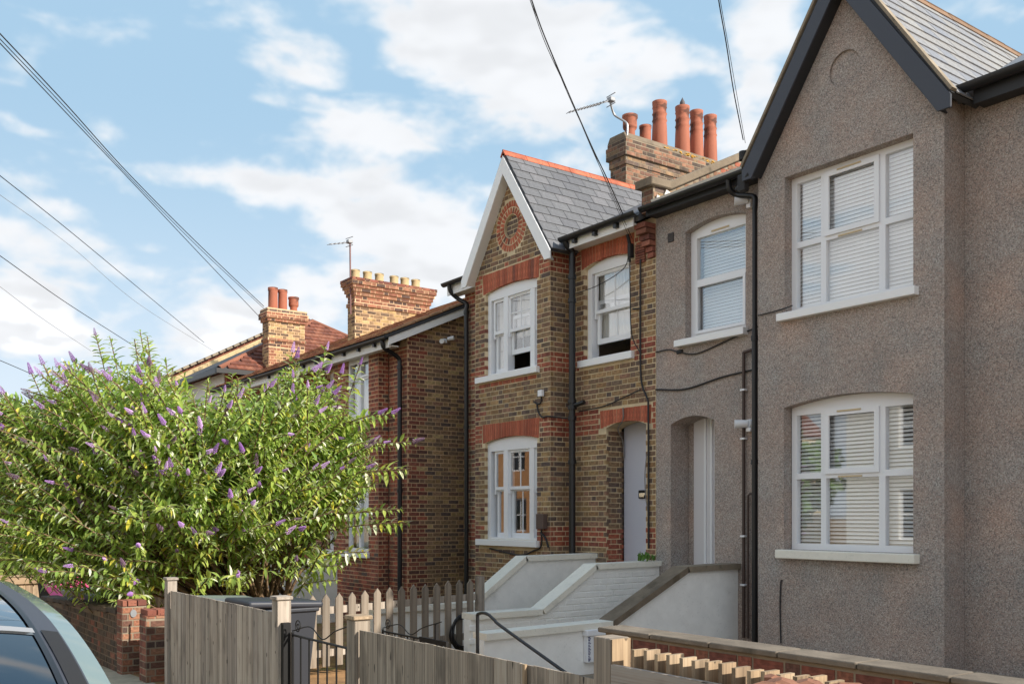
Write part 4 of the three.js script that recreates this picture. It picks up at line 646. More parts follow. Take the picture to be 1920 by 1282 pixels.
// ======================================================================= further houses up the street
{
  const root = thing('brick_house', 'far brick house with a hipped red tile roof and three red chimney pots', 'house', [-28, -0.5, -12]);
  const br = new Bricks();
  part(root, 'wall', [bb(-31, -24.6, -1, 5.5, -16, -8.75), bb(-30, -27, -1, 4.9, -8.749, -8.2)], tones.red[1]);
  part(root, 'front_render', bb(-30.9, -24.75, 3.2, 5.45, -8.748, -8.72), mat.soffit);
  const tt = [[126, 76, 60], [138, 84, 66], [116, 70, 56], [145, 94, 74]].map(c => M(c, 0.9, { map: brickMap }));
  const A = [-24.35, 5.5, -8.45], B = [-24.35, 5.5, -16.2], P = [-27.2, 7.6, -12.3], Q = [-29.4, 7.6, -12.3], F = [-31.2, 5.5, -8.45], E = [-31.2, 5.5, -16.2];
  const tri = (a, b, c) => slab(a, b, c, [(a[0] + c[0]) / 2, (a[1] + c[1]) / 2, (a[2] + c[2]) / 2], 0.08);
  const roof = part(root, 'roof', [tri(A, B, P), slab(F, A, P, Q, 0.08), slab(B, E, Q, P, 0.08), tri(E, F, Q)], mat.slateBed);
  const L = Math.hypot(2.85, 2.1), nrow = 16; cover(roof, 'tile', A, [0, 0, -1], [P[0] - A[0], 2.1, 0], 34, nrow, 0.24, L / nrow, 0.03, tt, (a, b) => { const k = b / L; return a > k * 3.85 + 0.05 && a < 7.75 - k * 3.9 - 0.05; }, { single: 0 });
  part(root, 'hip_tiles', [tube([A, P], 0.07, 2, 8), tube([B, P], 0.07, 2, 8), tube([P, Q], 0.08, 2, 8)], tt[3]);
  part(root, 'gutter', [bb(-31.2, -24.3, 5.38, 5.5, -8.44, -8.36), bb(-24.34, -24.26, 5.38, 5.5, -16, -8.36)], mat.black);
  const ch = corbelChimney(root, br, -24.72, -24.3, -10.76, -9.75, 4.6, [[6.2, 0, u => u > -9.95 || rnd() < 0.25 ? 'chimRed' : 'yellow'], [6.35, 0.0, 'chimRed'], [6.42, 0.03, 'chimRed'], [6.86, 0.0, 'yellow'], [6.94, 0.04, 'chimRed'], [7.1, 0.08, 'chimRed'], [7.2, 0.05, 'stockDark']], mat.mortarRed);
  pot(ch, -24.5, 7.18, -9.95, 0.6, 0.125, mat.pot, 'plain'); pot(ch, -24.5, 7.18, -10.22, 0.58, 0.12, mat.pot, 'plain'); pot(ch, -24.5, 7.18, -10.53, 0.42, 0.13, mat.pot, 'bell');
  br.finish(60);
  const r2 = thing('brick_house', 'farthest tiled house, its pale gable verge rising behind the hipped roof', 'house', [-34, -0.8, -12]);
  part(r2, 'wall', [bb(-38, -31.3, -1.2, 6.1, -18, -9.6)], tones.redDull[0]);
  const g = new THREE.ExtrudeGeometry(poly([[9.3, 6.05], [18, 6.05], [13.8, 8.45]]), { depth: 0.3, bevelEnabled: false }); g.rotateY(Math.PI / 2); g.translate(-31.62, 0, 0); part(r2, 'gable_wall', muv(g), mat.soffit);
  const rf = part(r2, 'roof', [slab([-38.2, 6.1, -9.1], [-31.1, 6.1, -9.1], [-31.1, 8.6, -13.8], [-38.2, 8.6, -13.8], 0.1), slab([-31.1, 8.6, -13.8], [-31.1, 6.1, -18.4], [-38.2, 6.1, -18.4], [-38.2, 8.6, -13.8], 0.1)], tt[0]);
  const vt = []; for (let i = 0; i < 20; i++) { const t = (i + 0.5) / 20, q = new THREE.BoxGeometry(0.3, 0.07, 0.2); q.rotateX(Math.atan(2.5 / 4.7)); q.translate(-31.1, mix(6.1, 8.6, t) + 0.05, mix(-9.1, -13.8, t)); vt.push(muv(q)); } part(rf, 'verge_tiles', vt, mat.stone, null, 'stuff');
  const bd = new THREE.ExtrudeGeometry(poly([[9.1, 5.78], [13.8, 8.28], [13.8, 8.5], [9.1, 6.0]]), { depth: 0.03, bevelEnabled: false }); bd.rotateY(Math.PI / 2); bd.translate(-31.12, 0, 0); part(r2, 'barge_board', muv(bd), mat.potCream);
}

// ======================================================================= the white walls beside the steps
function capRun(x, th, prof) { // coping following a profile of [z, y] along a wall at x (centre), th wide
  const g = [];
  for (let i = 0; i < prof.length - 1; i++) { const [z0, y0] = prof[i], [z1, y1] = prof[i + 1]; g.push(slab([x - th / 2, y0, z0], [x + th / 2, y0, z0], [x + th / 2, y1, z1], [x - th / 2, y1, z1], 0.07)); }
  return g;
}
function stepWall(name, label, x, w, prof, mWall, mCaps, rough, sheer) {
  const root = thing(name, label, 'wall', [x, 0, prof[0][0]]);
  const s = [[-prof[0][0], -0.25], ...[...prof].map(p => [-p[0], p[1] - 0.072])]; s.push([-prof[prof.length - 1][0], -0.25]);
  const g = new THREE.ExtrudeGeometry(poly(s), { depth: w, bevelEnabled: false }); g.rotateY(Math.PI / 2); g.translate(x - w / 2, 0, 0);
  part(root, 'wall_face', muv(g), mWall);
  capRun(x, w + 0.09, prof).forEach((q, i) => part(root, 'coping_stone', q, Array.isArray(mCaps) ? mCaps[i % mCaps.length] : mCaps));
  if (rough) { // painted brickwork on the near face
    const l = []; for (let v = 0.0, r = 0; v < 1.1; v += 0.078, r++) for (let z = -9.3 + (r & 1 ? 0.11 : 0); z < prof[0][0] - 0.1; z += 0.225) {
      const za = z + 0.11; let top = 0; for (let i = 0; i < prof.length - 1; i++) if (za <= prof[i][0] && za >= prof[i + 1][0]) top = mix(prof[i][1], prof[i + 1][1], (za - prof[i][0]) / (prof[i + 1][0] - prof[i][0]));
      if (v + 0.07 < top - 0.09) l.push(rb(x + w / 2 - 0.02, x + w / 2 + 0.004 + rr(0, 0.004), v + 0.006, v + 0.072, z + 0.005, z + 0.216, 0.007, 1));
    }
    l.forEach(q => part(root, 'brick', q, mWall));
  }
  return root;
}
stepWall('step_wall', 'smooth white rendered wall by the brick bay with a sloping white coping', -10.9, 0.16, [[-5.7, 0.6], [-7.2, 0.6], [-8.06, 1.19], [-9.365, 1.2]], mat.plaster, mat.capStone);
stepWall('step_wall', 'white painted brick wall between the two flights of door steps', -9.58, 0.16, [[-6.3, 0.6], [-7.33, 0.6], [-8.2, 1.13], [-9.365, 1.14]], mat.plaster, mat.capStone, true);
const wall3 = stepWall('step_wall', 'white rendered wall by the grey porch with a dirty brown stained coping', -8.2, 0.16, [[-5.54, 0.56], [-7.25, 0.58], [-8.44, 1.15], [-9.365, 1.16]], mat.plaster, [mat.capStone, mat.dirtyCap, mat.stone]);
part(wall3, 'meter_box', [rb(-8.119, -8.05, 0.15, 0.5, -7.1, -6.85, 0.012)], mat.plastic);
part(wall3, 'meter_box_hood', [rb(-8.119, -8.03, 0.44, 0.51, -7.12, -6.83, 0.012)], mat.plastic);
{ // small scribbled print up the edge of the meter box
  const l = []; for (let i = 0; i < 16; i++) l.push(bb(-8.0495, -8.048, 0.17 + i * 0.017, 0.176 + i * 0.017 + rr(0, 0.006), -6.875 - rr(0.01, 0.03), -6.862)); part(wall3, 'printed_label', l, M([70, 76, 120], 0.7));
}
for (const [x0, x1] of [[-10.81, -9.67], [-9.49, -8.29]]) { // the two flights, low between their walls
  const r = thing('door_steps', x0 < -10 ? 'concrete steps up to the brick house door between white walls' : 'concrete steps up to the grey porch door between white walls', 'steps', [(x0 + x1) / 2, 0, -7.6]);
  for (let i = 0; i < 4; i++) part(r, 'step', rb(x0, x1, -0.2, 0.11 * (i + 1) - 0.012, -7.6 - i * 0.28 - (i < 3 ? 0.28 : 0.9), -7.602 - i * 0.28, 0.01, 1), mat.stone);
}
{ // leftover weed on the wall end
  const l = []; for (let i = 0; i < 60; i++) { const g = new THREE.PlaneGeometry(0.02, rr(0.05, 0.11)); g.rotateX(rr(-0.9, 0.9)); g.rotateY(rr(0, 6.3)); g.translate(-9.56 + rr(-0.1, 0.1), 1.17 + rr(0, 0.05), -9.2 + rr(-0.08, 0.12)); l.push(g); }
  single('weed', 'small green weed growing on the wall top by the grey door', 'weed', l, new THREE.MeshPhysicalMaterial({ color: C(92, 128, 52), roughness: 0.8, side: THREE.DoubleSide }), [-9.56, 1.14, -9.2]);
}
// ======================================================================= front fences
function fencePost(root, x, z, h, w, m, mTop, name = 'post') { const p = part(root, name, rb(x, x + w, -0.3, h, z - w / 2, z + w / 2, 0.008, 1), m); if (mTop) part(p, 'post_cap', rb(x - 0.012, x + w + 0.012, h + 0.001, h + 0.03, z - w / 2 - 0.012, z + w / 2 + 0.012, 0.008, 1), mTop); return p; }
function boardFence(label, x0, x1, z, top, mats) {
  const root = thing('board_fence', label, 'fence', [(x0 + x1) / 2, 0, z]);
  for (let x = x0; x < x1 - 0.02;) { const w = Math.min(rr(0.105, 0.125), x1 - x); part(root, 'board', (() => { const g = bb(x, x + w + 0.012, -0.05 + rr(-0.02, 0.02), top + rr(-0.002, 0.002), 0, 0.012, rr(0, 3), rr(0, 3)); g.rotateY(0); g.applyMatrix4(new THREE.Matrix4().makeTranslation(-x, 0, 0)); g.rotateY(-0.03); g.translate(x, 0, z + rr(0, 0.002)); return g; })(), pick(mats)); x += w; }
  for (const y of [0.2, top - 0.2]) part(root, 'rail', bb(x0, x1, y - 0.04, y + 0.04, z - 0.05, z - 0.008, 0, 0, true), woods[3]);
  return root;
}
const f1 = boardFence('weathered grey board fence in front of the wheelie bins, taller post at its far end', -9.88, -7.22, -2.95, 1.0, woods);
fencePost(f1, -10.0, -2.96, 1.1, 0.1, woods[1], woods[3]); fencePost(f1, -7.2, -2.97, 1.1, 0.115, woods[2], woods[0]);
part(f1, 'gate_post', bb(-7.08, -7.03, -0.2, 0.93, -3.0, -2.94), mat.iron);
const f2 = boardFence('weathered grey board fence in front of the white step walls', -5.76, -3.4, -2.95, 1.0, woodsGreen);
fencePost(f2, -5.9, -2.97, 1.06, 0.12, woodsGreen[1], woodNew[2]);
part(f2, 'mended_strip', bb(-3.93, -3.91, 0.4, 1.003, -2.93, -2.915), woodNew[0]);
{
  const root = thing('louvred_fence', 'pale timber fence of upright slats set edgeways before the coped brick wall', 'fence', [-2.8, 0, -2.95]);
  fencePost(root, -3.38, -2.97, 1.2, 0.12, woodsGreen[0], null); part(root, 'sun_painted_face', bb(-3.259, -3.254, 0.3, 1.196, -3.026, -2.915), woodNew[0]);  // thin paler sheet: sunlight on this side of the post put into its colour
  for (let i = 0; i < 20; i++) { const x = -3.16 + i * 0.072; part(root, 'slat', bb(x, x + 0.02, 0.2, 1.16 + rr(-0.012, 0.006), -3.03 + rr(-0.004, 0.004), -2.945 + rr(-0.004, 0.004), rr(0, 2), rr(0, 2)), pick(woodNew)); }
  part(root, 'rail', bb(-3.252, -1.7, 0.98, 1.085, -2.93, -2.905, 0, 0, true), woods[3]); part(root, 'rail', bb(-3.252, -1.7, 0.2, 0.3, -2.935, -2.905, 0, 0, true), woods[3]);
}
{ // crumbling brick pier at the bottom edge of the photograph
  const root = thing('brick_pier', 'low crumbling red brick pier with broken rendered top by the slatted fence', 'pier', [-2.0, 0, -2.75]);
  const g = rb(-2.22, -1.78, -0.2, 1.17, -2.86, -2.44, 0.03, 3), P = g.attributes.position; for (let i = 0; i < P.count; i++) if (P.getY(i) > 1.1) P.setY(i, P.getY(i) + 0.05 * (fbm(P.getX(i) * 9, 3, P.getZ(i) * 9, 3) - 0.5));
  part(root, 'core', g, M([128, 84, 66], 0.95, { map: stoneMap, bumpMap: stoneMap, bumpScale: 0.02 }));
  const l = []; for (let i = 0; i < 26; i++) { const q = new THREE.DodecahedronGeometry(rr(0.02, 0.055), 0); q.scale(1.6, 0.6, 1.2); q.rotateY(rr(0, 6)); q.translate(rr(-2.19, -1.81), 1.16 + rr(0, 0.03), rr(-2.83, -2.47)); l.push(flat(q)); } part(root, 'rubble', l, M([150, 104, 84], 0.95, { map: stoneMap }), null, 'stuff');
}
{ // coped brick garden wall in front of the pebbledashed house
  const root = thing('garden_wall', 'red brick garden wall with a pale stone coping before the pebbledashed house', 'wall', [-3.7, 0, -4.5]), br = new Bricks();
  part(root, 'wall_face', [bb(-5.0, -2.0, -0.3, 0.951, -4.62, -4.42)], mat.mortarGrey);
  br.lay(root, 'z', -4.42, 0.045, 0.945, span(-5.0, -2.0), () => 'redDull', { proud: 0.004 });
  for (let i = 0; i < 6; i++) part(root, 'coping_stone', rb(-5.06 + i * 0.51, -4.556 + i * 0.51, 0.952, 0.986 + rr(0, 0.004), -4.63, -4.395, 0.01, 1), mat.copingDull);
  br.finish(120);
}
// picket fence up the garden
const woodsDull = [[140, 130, 118], [128, 119, 108], [148, 137, 124]].map(c => M(c, 0.92, { map: woodMap, bumpMap: woodMap, bumpScale: 0.002 }));
{
  const root = thing('picket_fence', 'grey wooden picket fence with pointed tops running up to the steps', 'fence', [-10.1, 0, -5.4]);
  for (let i = 0; i < 18; i++) {
    const z = -3.9 - i * 0.162, y0 = mix(0.03, 0.12, i / 17), y1 = mix(0.83, 0.97, i / 17) + rr(-0.008, 0.008), s = poly([[-0.045, y0], [0.045, y0], [0.045, y1 - 0.05], [0.02, y1 - 0.012], [-0.02, y1 - 0.012], [-0.045, y1 - 0.05]]);
    const s2 = poly([[-0.045, y0], [0.045, y0], [0.045, y1 - 0.06], [0, y1], [-0.045, y1 - 0.06]]); const g = extr(i % 3 ? s2 : s2, -0.01, 0.01, 0.002); g.rotateY(Math.PI / 2 + rr(-0.02, 0.02)); g.translate(-10.06, 0, z); part(root, 'picket', g, pick(woodsDull));
  }
  for (const y of [0.14, 0.62]) { const g = slab([-10.075, y + 0.08, -3.8], [-10.075, y, -3.8], [-10.075, y + 0.08, -6.75], [-10.075, y + 0.16, -6.75], 0.04); part(root, 'rail', g, woods[2]); }
  part(root, 'post', rb(-10.13, -10.04, -0.2, 0.99, -6.86, -6.77, 0.006, 1), woods[1]); part(root, 'post', rb(-10.13, -10.04, -0.2, 0.86, -3.82, -3.73, 0.006, 1), woods[1]);
}
// iron gates
function ironGate(label, x0, x1, z, y1, n, scroll) {
  const root = thing('iron_gate', label, 'gate', [(x0 + x1) / 2, 0, z]);
  part(root, 'top_rail', cyl([x0, y1, z], [x1, y1, z], 0.009), mat.iron); part(root, 'bottom_rail', cyl([x0, 0.12, z], [x1, 0.12, z], 0.009), mat.iron);
  for (let i = 0; i <= n; i++) part(root, 'bar', cyl([mix(x0, x1, i / n), 0.05, z], [mix(x0, x1, i / n), y1 + (i === 0 || i === n ? 0.02 : 0), z], i === 0 || i === n ? 0.012 : 0.007, undefined, 8), mat.iron);
  if (scroll) part(root, 'scroll', [tube([[x0, y1 + 0.03, z], [mix(x0, x1, 0.3), y1 + 0.09, z], [mix(x0, x1, 0.5), y1 + 0.02, z], [mix(x0, x1, 0.7), y1 + 0.1, z], [x1, y1 + 0.18, z]], 0.005, 30, 6)], mat.iron);
  const sp = []; for (let k = 0; k < 22; k++) { const a = k * 0.5, r = 0.055 * (1 - k / 26); sp.push([x0 + 0.1 + r * Math.cos(a), y1 + 0.07 + r * Math.sin(a), z]); } part(root, 'scroll', tube(sp, 0.005, 50, 6), mat.iron);
  return root;
}
ironGate('thin black iron bar gate between the two board fences', -7.0, -5.93, -3.0, 0.84, 7, true);
{ const g = ironGate('low black iron gate with a tall latch post behind the board fence', -8.15, -7.1, -4.4, 0.66, 9, true); part(g, 'latch_post', [bb(-7.2, -7.175, 0.1, 0.82, -4.42, -4.39), bb(-7.45, -7.0, 0.64, 0.68, -4.41, -4.385)], mat.iron); }
single('handrail', 'black tubular handrail sloping down past the white step wall', 'handrail', [cyl([-8.03, -0.1, -5.4], [-8.03, 0.77, -5.4], 0.018), tube([[-8.03, 0.77, -5.4], [-7.95, 0.79, -5.4], [-7.85, 0.785, -5.4], [-7.74, 0.74, -5.4], [-7.6, 0.68, -5.4], [-6.55, 0.34, -5.4]], 0.016, 50, 10)], mat.black, [-8.03, 0, -5.4]);
{ // coiled hose on the end of the pickets
  const pts = []; for (let i = 0; i <= 120; i++) { const a = i / 120 * Math.PI * 2 * 5, r = 0.17 + 0.02 * Math.sin(i * 0.37); pts.push([-9.98 + 0.02 * Math.sin(i * 0.61), 0.32 + r * 1.15 * Math.sin(a), -6.5 + r * Math.cos(a)]); }
  single('hose', 'coiled black hose hanging on the picket fence end', 'hose', tube(pts, 0.013, 300, 7), mat.black, [-9.98, 0.1, -6.5]);
  single('hose_reel', 'small yellow plastic fitting by the coiled hose', 'hose fitting', [rb(-9.95, -9.9, 0.4, 0.52, -6.82, -6.76, 0.02)], M([226, 190, 40], 0.5), [-9.92, 0.4, -6.8]);
}
// ======================================================================= bins
function wheelie(label, x, z, turn, c, lidC, group, y = 0) {
  const root = thing('wheelie_bin', label, 'bin', [0, 0, 0], group), m = M(c, 0.55), ml = M(lidC, 0.5);
  const body = new THREE.CylinderGeometry(0.36, 0.28, 0.9, 4, 1), f = (g, w, d) => { g.rotateY(Math.PI / 4); g.scale(w / 0.509, 1, d / 0.509); return flat(g); };
  const b = f(body, 0.54, 0.62); b.translate(0, 0.51, 0); part(root, 'body', toFlatNormals(b), m);
  part(root, 'rim', [rb(-0.29, 0.29, 0.93, 0.975, -0.35, 0.33, 0.015)], m);
  const lid = new RoundedBoxGeometry(0.6, 0.07, 0.74, 3, 0.03); lid.rotateX(0.05); lid.translate(0, 1.015, 0); part(root, 'lid', flat(lid), ml);
  part(root, 'handle', [cyl([-0.25, 1.0, -0.4], [0.25, 1.0, -0.4], 0.018), cyl([-0.25, 1.0, -0.4], [-0.25, 1.0, -0.33], 0.016), cyl([0.25, 1.0, -0.4], [0.25, 1.0, -0.33], 0.016)], ml);
  for (const s of [-1, 1]) part(root, 'wheel', cyl([s * 0.25, 0.1, -0.24], [s * 0.2, 0.1, -0.24], 0.1, 0.1, 16), mat.blackMatt);
  root.position.set(x, y, z); root.rotation.y = turn; root.scale.y = 0.92; return root;
}
function toFlatNormals(g) { g.computeVertexNormals(); return g; }
wheelie('dark grey wheelie bin standing behind the black iron gate', -8.72, -3.55, Math.PI + 0.03, [46, 49, 57], [50, 53, 62]);
wheelie('grey wheelie bin with a pale lid behind the board fence', -9.34, -3.5, Math.PI + 0.05, [74, 78, 80], [112, 118, 122], null, -0.05);
wheelie('wheelie bin with a grey green lid tucked under the buddleia branches', -9.95, -3.46, Math.PI - 0.06, [60, 70, 64], [120, 130, 122], null, -0.06);
wheelie('black wheelie bin behind the far end of the dark brick wall', -18.4, -3.6, 0.4, [34, 34, 38], [32, 32, 36], null, -0.16);
single('storage_box', 'bright pink plastic lid leaning behind the brick wall', 'plastic lid', (() => { const g = rb(-0.45, 0.45, -0.02, 0.02, -0.3, 0.3, 0.015); g.rotateZ(-0.35); g.rotateX(0.2); g.translate(-17.3, 0.5, -3.5); return g; })(), M([222, 70, 130], 0.5), [-17.3, 0, -3.5]);
single('washing_bowl', 'round white plastic bowl behind the brick wall', 'bowl', lathe([[0.01, 0], [0.2, 0], [0.26, 0.12], [0.28, 0.12], [0.27, 0.14], [0.2, 0.02], [0.01, 0.02]], -16.2, 0.48, -3.4, 24), M([222, 218, 226], 0.5), [-16.2, 0.48, -3.4]);
single('recycling_box', 'dark grey recycling box between the bowl and the buddleia', 'box', [rb(-15.6, -14.9, 0.05, 0.6, -3.75, -3.35, 0.04)], M([52, 56, 66], 0.6), [-15.2, 0, -3.5]);
// ======================================================================= brick walls at the pavement on the far side
{
  const root = thing('garden_wall', 'dark stained brick wall along the pavement under the buddleia', 'wall', [-14.5, -0.2, -3]), br = new Bricks();
  const top = x => mix(0.60, 0.42, (-11.95 - x) / 5.3);
  const g = poly([[-21, -0.8], [-11.95, -0.8], [-11.95, top(-11.95)], [-16.4, top(-16.4)], [-16.4, top(-16.4) - 0.08], [-21, top(-21) - 0.08]]);
  part(root, 'wall_face', extr(g, -3.12, -2.95), M([120, 104, 88], 0.95, { map: mortarMap }));
  for (let x = -11.95; x > -20.7; x -= 0.45) { const q = rb(x - 0.445, x, 0, 0.06, -3.16, -2.91, 0.01, 1); q.rotateZ(0); q.translate(0, top(x - 0.22) - (x < -16.4 ? 0.08 : 0), 0); part(root, 'coping_brick', q, tones.sooty[Math.floor(rnd() * 5)]); }
  br.lay(root, 'z', -2.95, -0.7, 0.56, (v0, v1) => { const x1 = -11.96, lim = -11.95 - (0.59 - v1) / 0.18 * 5.3; return v1 < 0.25 ? [[-20.9, x1]] : v1 < 0.59 ? [[Math.max(-20.9, -11.95 - 5.3 * (0.59 - v1) / 0.18), x1]] : []; }, () => rnd() < 0.92 ? 'sooty' : 'redDull', { proud: 0.004 });
  br.finish(150);
}
{
  const mk = (label, x0, x1, z0, z1, y1, n) => {
    const root = thing('brick_pier', label, 'pier', [(x0 + x1) / 2, -0.1, (z0 + z1) / 2]), br = new Bricks();
    part(root, 'core', bb(x0, x1, -0.5, y1, z0, z1), mat.mortarGrey);
    br.lay(root, 'x', x1, -0.5, y1, span(z0 + 0.004, z1 - 0.004), () => 'chimRed', { proud: 0.004 }); br.lay(root, 'z', z1, -0.5, y1, span(x0 + 0.004, x1 - 0.004), () => 'redDull', { proud: 0.004 });
    for (let z = z0; z < z1 - 0.03; z += 0.11) part(root, 'capping_brick', rb(x0 - 0.01, x1 + 0.012, y1 + 0.002, y1 + 0.07, z, Math.min(z + 0.1, z1), 0.008, 1), tones.redDull[Math.floor(rnd() * 5)]);
    br.finish(n); return root;
  };
  const p1 = mk('slim orange brick gate pier at the end of the dark wall', -11.94, -11.7, -3.2, -2.93, 0.7, 80);
  part(p1, 'plaque', (() => { const g = new THREE.CylinderGeometry(0.035, 0.035, 0.01, 18); g.rotateZ(Math.PI / 2); g.scale(1, 1.3, 1); g.translate(-11.688, 0.62, -3.05); return flat(g); })(), mat.galv);
  mk('short orange brick wall end beside the grey board fence', -11.05, -10.8, -4.6, -2.95, 0.66, 80);
  const gt = thing('iron_gate', 'narrow black iron gate standing open between the brick piers', 'gate', [-11.3, 0, -3.2]);
  for (let i = 0; i < 5; i++) part(gt, 'bar', cyl([-11.5 + i * 0.11, -0.05, -3.1 - i * 0.05], [-11.5 + i * 0.11, 0.62 + 0.03 * Math.sin(i), -3.1 - i * 0.05], 0.011, undefined, 8), mat.iron);
  part(gt, 'rail', [cyl([-11.5, 0.55, -3.1], [-11.06, 0.55, -3.3], 0.011), cyl([-11.5, 0.1, -3.1], [-11.06, 0.1, -3.3], 0.011)], mat.iron);
}
{ // timber fence between the gardens farther down
  const root = thing('panel_fence', 'warm brown timber panel fence with a capping rail beyond the black bin', 'fence', [-21, -0.3, -5.5]);
  for (let i = 0; i < 44; i++) part(root, 'board', bb(-21.02, -21, -0.5, 0.42 + rr(-0.01, 0.01), -2.95 - (i + 1) * 0.125 + 0.006, -2.95 - i * 0.125, rr(0, 2), rr(0, 2)), pick(woodNew));
  part(root, 'rail', bb(-20.995, -20.95, 0.42, 0.56, -8.4, -2.95, 0, 0, true), woodNew[1]); part(root, 'rail', bb(-21.04, -20.93, 0.562, 0.6, -8.4, -2.95, 0, 0, true), woodNew[3]);
  for (let i = 0; i < 4; i++) part(root, 'post', rb(-21.1, -21.021, -0.5, 0.55, -3.1 - i * 1.7, -3.0 - i * 1.7, 0.006, 1), woodNew[1]);
}
stepWall('step_wall', 'white wall half hidden behind the lower buddleia stems', -16.7, 0.2, [[-5.5, 0.6], [-6.4, 0.9], [-8.0, 0.95]], mat.plaster, mat.capStone);
// ======================================================================= the buddleia
{
  const base = [-12.7, -0.12, -5.0], root = thing('buddleia_bush', 'huge sprawling green buddleia bush covered in purple flower spikes', 'bush', base);
  const bark = M([126, 104, 80], 0.95, { map: woodMap });
  const leafMat = (c, t) => new THREE.MeshPhysicalMaterial({ color: C(...c), roughness: 0.9, transmission: t, thickness: 0, side: THREE.DoubleSide, ior: 1.3 });
  const kinds = [leafMat([172, 196, 92], 0.6), leafMat([202, 216, 106], 0.6), leafMat([148, 178, 88], 0.58), leafMat([228, 214, 84], 0.5), leafMat([222, 224, 200], 0.3)];
  const leafGeo = (() => { // lance-shaped, folded along the midrib, tip bending down; unit length along +z
    const n = 5, wd = [0.02, 0.115, 0.15, 0.1, 0.0], pos = [], idx = [];
    for (let i = 0; i < n; i++) { const t = i / (n - 1), y = -0.22 * t * t; pos.push(-wd[i], y + wd[i] * 0.45, t, 0, y, t, wd[i], y + wd[i] * 0.45, t); }
    for (let i = 0; i < n - 1; i++) { const a = i * 3; idx.push(a, a + 3, a + 1, a + 1, a + 3, a + 4, a + 1, a + 4, a + 2, a + 2, a + 4, a + 5); }
    const g = new THREE.BufferGeometry(); g.setAttribute('position', new THREE.Float32BufferAttribute(pos, 3)); g.setIndex(idx); g.computeVertexNormals(); g.setAttribute('uv', new THREE.Float32BufferAttribute(new Float32Array(pos.length / 3 * 2), 2)); return g;
  })();
  const leaves = [], stems = [], tips = [];
  const addLeaf = (p, dir, len, kind) => { const d = dir.clone().normalize(), up = V(rr(-0.3, 0.3), 1, rr(-0.3, 0.3)), x = up.clone().cross(d).normalize(), y = d.clone().cross(x); leaves.push({ p: p.clone(), q: new THREE.Quaternion().setFromRotationMatrix(new THREE.Matrix4().makeBasis(x, y, d)), s: len, kind }); };
  const R1 = V(sH, 0, -cH), F1 = V(-cH, 0, -sH);
  const at3 = (px, py, d) => V(...at(px, py, d));
  // one arching shoot from a to b with drooping pairs of leaves and, mostly, a flower at the tip
  const shoot = (a, b, leafy, size, flower, sag = 0.12) => {
    const mid = a.clone().lerp(b, 0.5), L = a.distanceTo(b); mid.y += L * sag; const c = new THREE.QuadraticBezierCurve3(a, mid, b), pts = c.getPoints(6);
    stems.push({ pts, r: 0.004 + 0.004 * L }); const n = Math.max(4, Math.round(L * leafy / 0.048)); let spin = rr(0, 3);
    for (let i = 0; i < n; i++) {
      const t = 1 - (i / n) * leafy, p = c.getPoint(t), tan = c.getTangent(t), sd = V(0, 1, 0).cross(tan).normalize().applyAxisAngle(tan, spin); spin += 1.57; const ls = size * (0.55 + 0.6 * Math.min(1, i / 5)) * rr(0.75, 1.2);
      for (const s of [-1, 1]) { const dir = sd.clone().multiplyScalar(s).addScaledVector(tan, 0.45 + 0.35 * (1 - i / n)).add(V(rr(-0.25, 0.25), -0.24 + rr(-0.45, 0.4), rr(-0.25, 0.25))); addLeaf(p, dir, ls, rnd() < 0.045 ? 3 : rnd() < 0.09 ? 4 : rnd() < 0.36 ? 1 : rnd() < 0.3 ? 2 : 0); }
    }
    if (flower) tips.push({ p: b, d: c.getTangent(1).lerp(V(0, 1, 0), rr(-0.1, 0.35)).normalize(), s: rr(0.7, 1.25) });
  };
  const trunks = []; for (let i = 0; i < 9; i++) trunks.push(V(base[0] + rr(-0.35, 0.35), base[1], base[2] + rr(-0.35, 0.35)));
  const centre = V(-13.2, 1.5, -4.4);
  // canopy height over the ground plan: r across the view, d along it
  // the outline of the crown as bearings (in pixels of the photograph) with its top and bottom heights there
  const TOP = [[-160, 745], [0, 722], [60, 690], [130, 655], [180, 642], [265, 636], [310, 682], [350, 704], [420, 708], [470, 694], [540, 676], [600, 684], [640, 735], [680, 800], [715, 835], [780, 860]], BOT = [[-160, 1045], [0, 1060], [100, 1112], [220, 1128], [320, 1088], [460, 1092], [560, 1076], [610, 1040], [650, 990], [690, 930], [720, 890], [780, 870]];
  const along = (T, p) => { for (let i = 0; i < T.length - 1; i++) if (p <= T[i + 1][0]) return mix(T[i][1], T[i + 1][1], clamp((p - T[i][0]) / (T[i + 1][0] - T[i][0]), 0, 1)); return T[T.length - 1][1]; };
  const inCrown = (deep, v) => { // a point of the crown
    const p = rr(-150, 705), u = (p - 300) / 440, d = 12.8 + rr(-1, 1) * deep * Math.sqrt(Math.max(0.12, 1 - u * u)), k = (d - 12.8) / 1.8, t = mix(along(BOT, p), along(TOP, p), v * Math.sqrt(Math.max(0.25, 1 - 0.4 * k * k))), b = at3(p, t, d); if (b.z > -1.75) { b.x += (b.z + 1.75) * 0.2; b.z = -1.75 - rnd() * 0.25; } return b;
  };
  for (let i = 0; i < 1380; i++) {
    const b = inCrown(1.6, Math.pow(rnd(), 0.75) * rr(0.96, 1.03)), out = b.clone().sub(centre); out.y *= 0.55; out.normalize().add(V(rr(-0.5, 0.5), rr(-0.1, 0.5), rr(-0.5, 0.5))).normalize();
    const a = b.clone().addScaledVector(out, -rr(0.45, 1.15)); a.y -= rr(0.02, 0.3);
    shoot(a, b, 0.95, rr(0.085, 0.15), rnd() < 0.5, rr(-0.02, 0.2));
    if (i % 12 === 0) stems.push({ pts: new THREE.QuadraticBezierCurve3(pick(trunks), a.clone().lerp(trunks[0], 0.45).add(V(0, 0.5, 0)), a).getPoints(8), r: rr(0.012, 0.024) });
  }
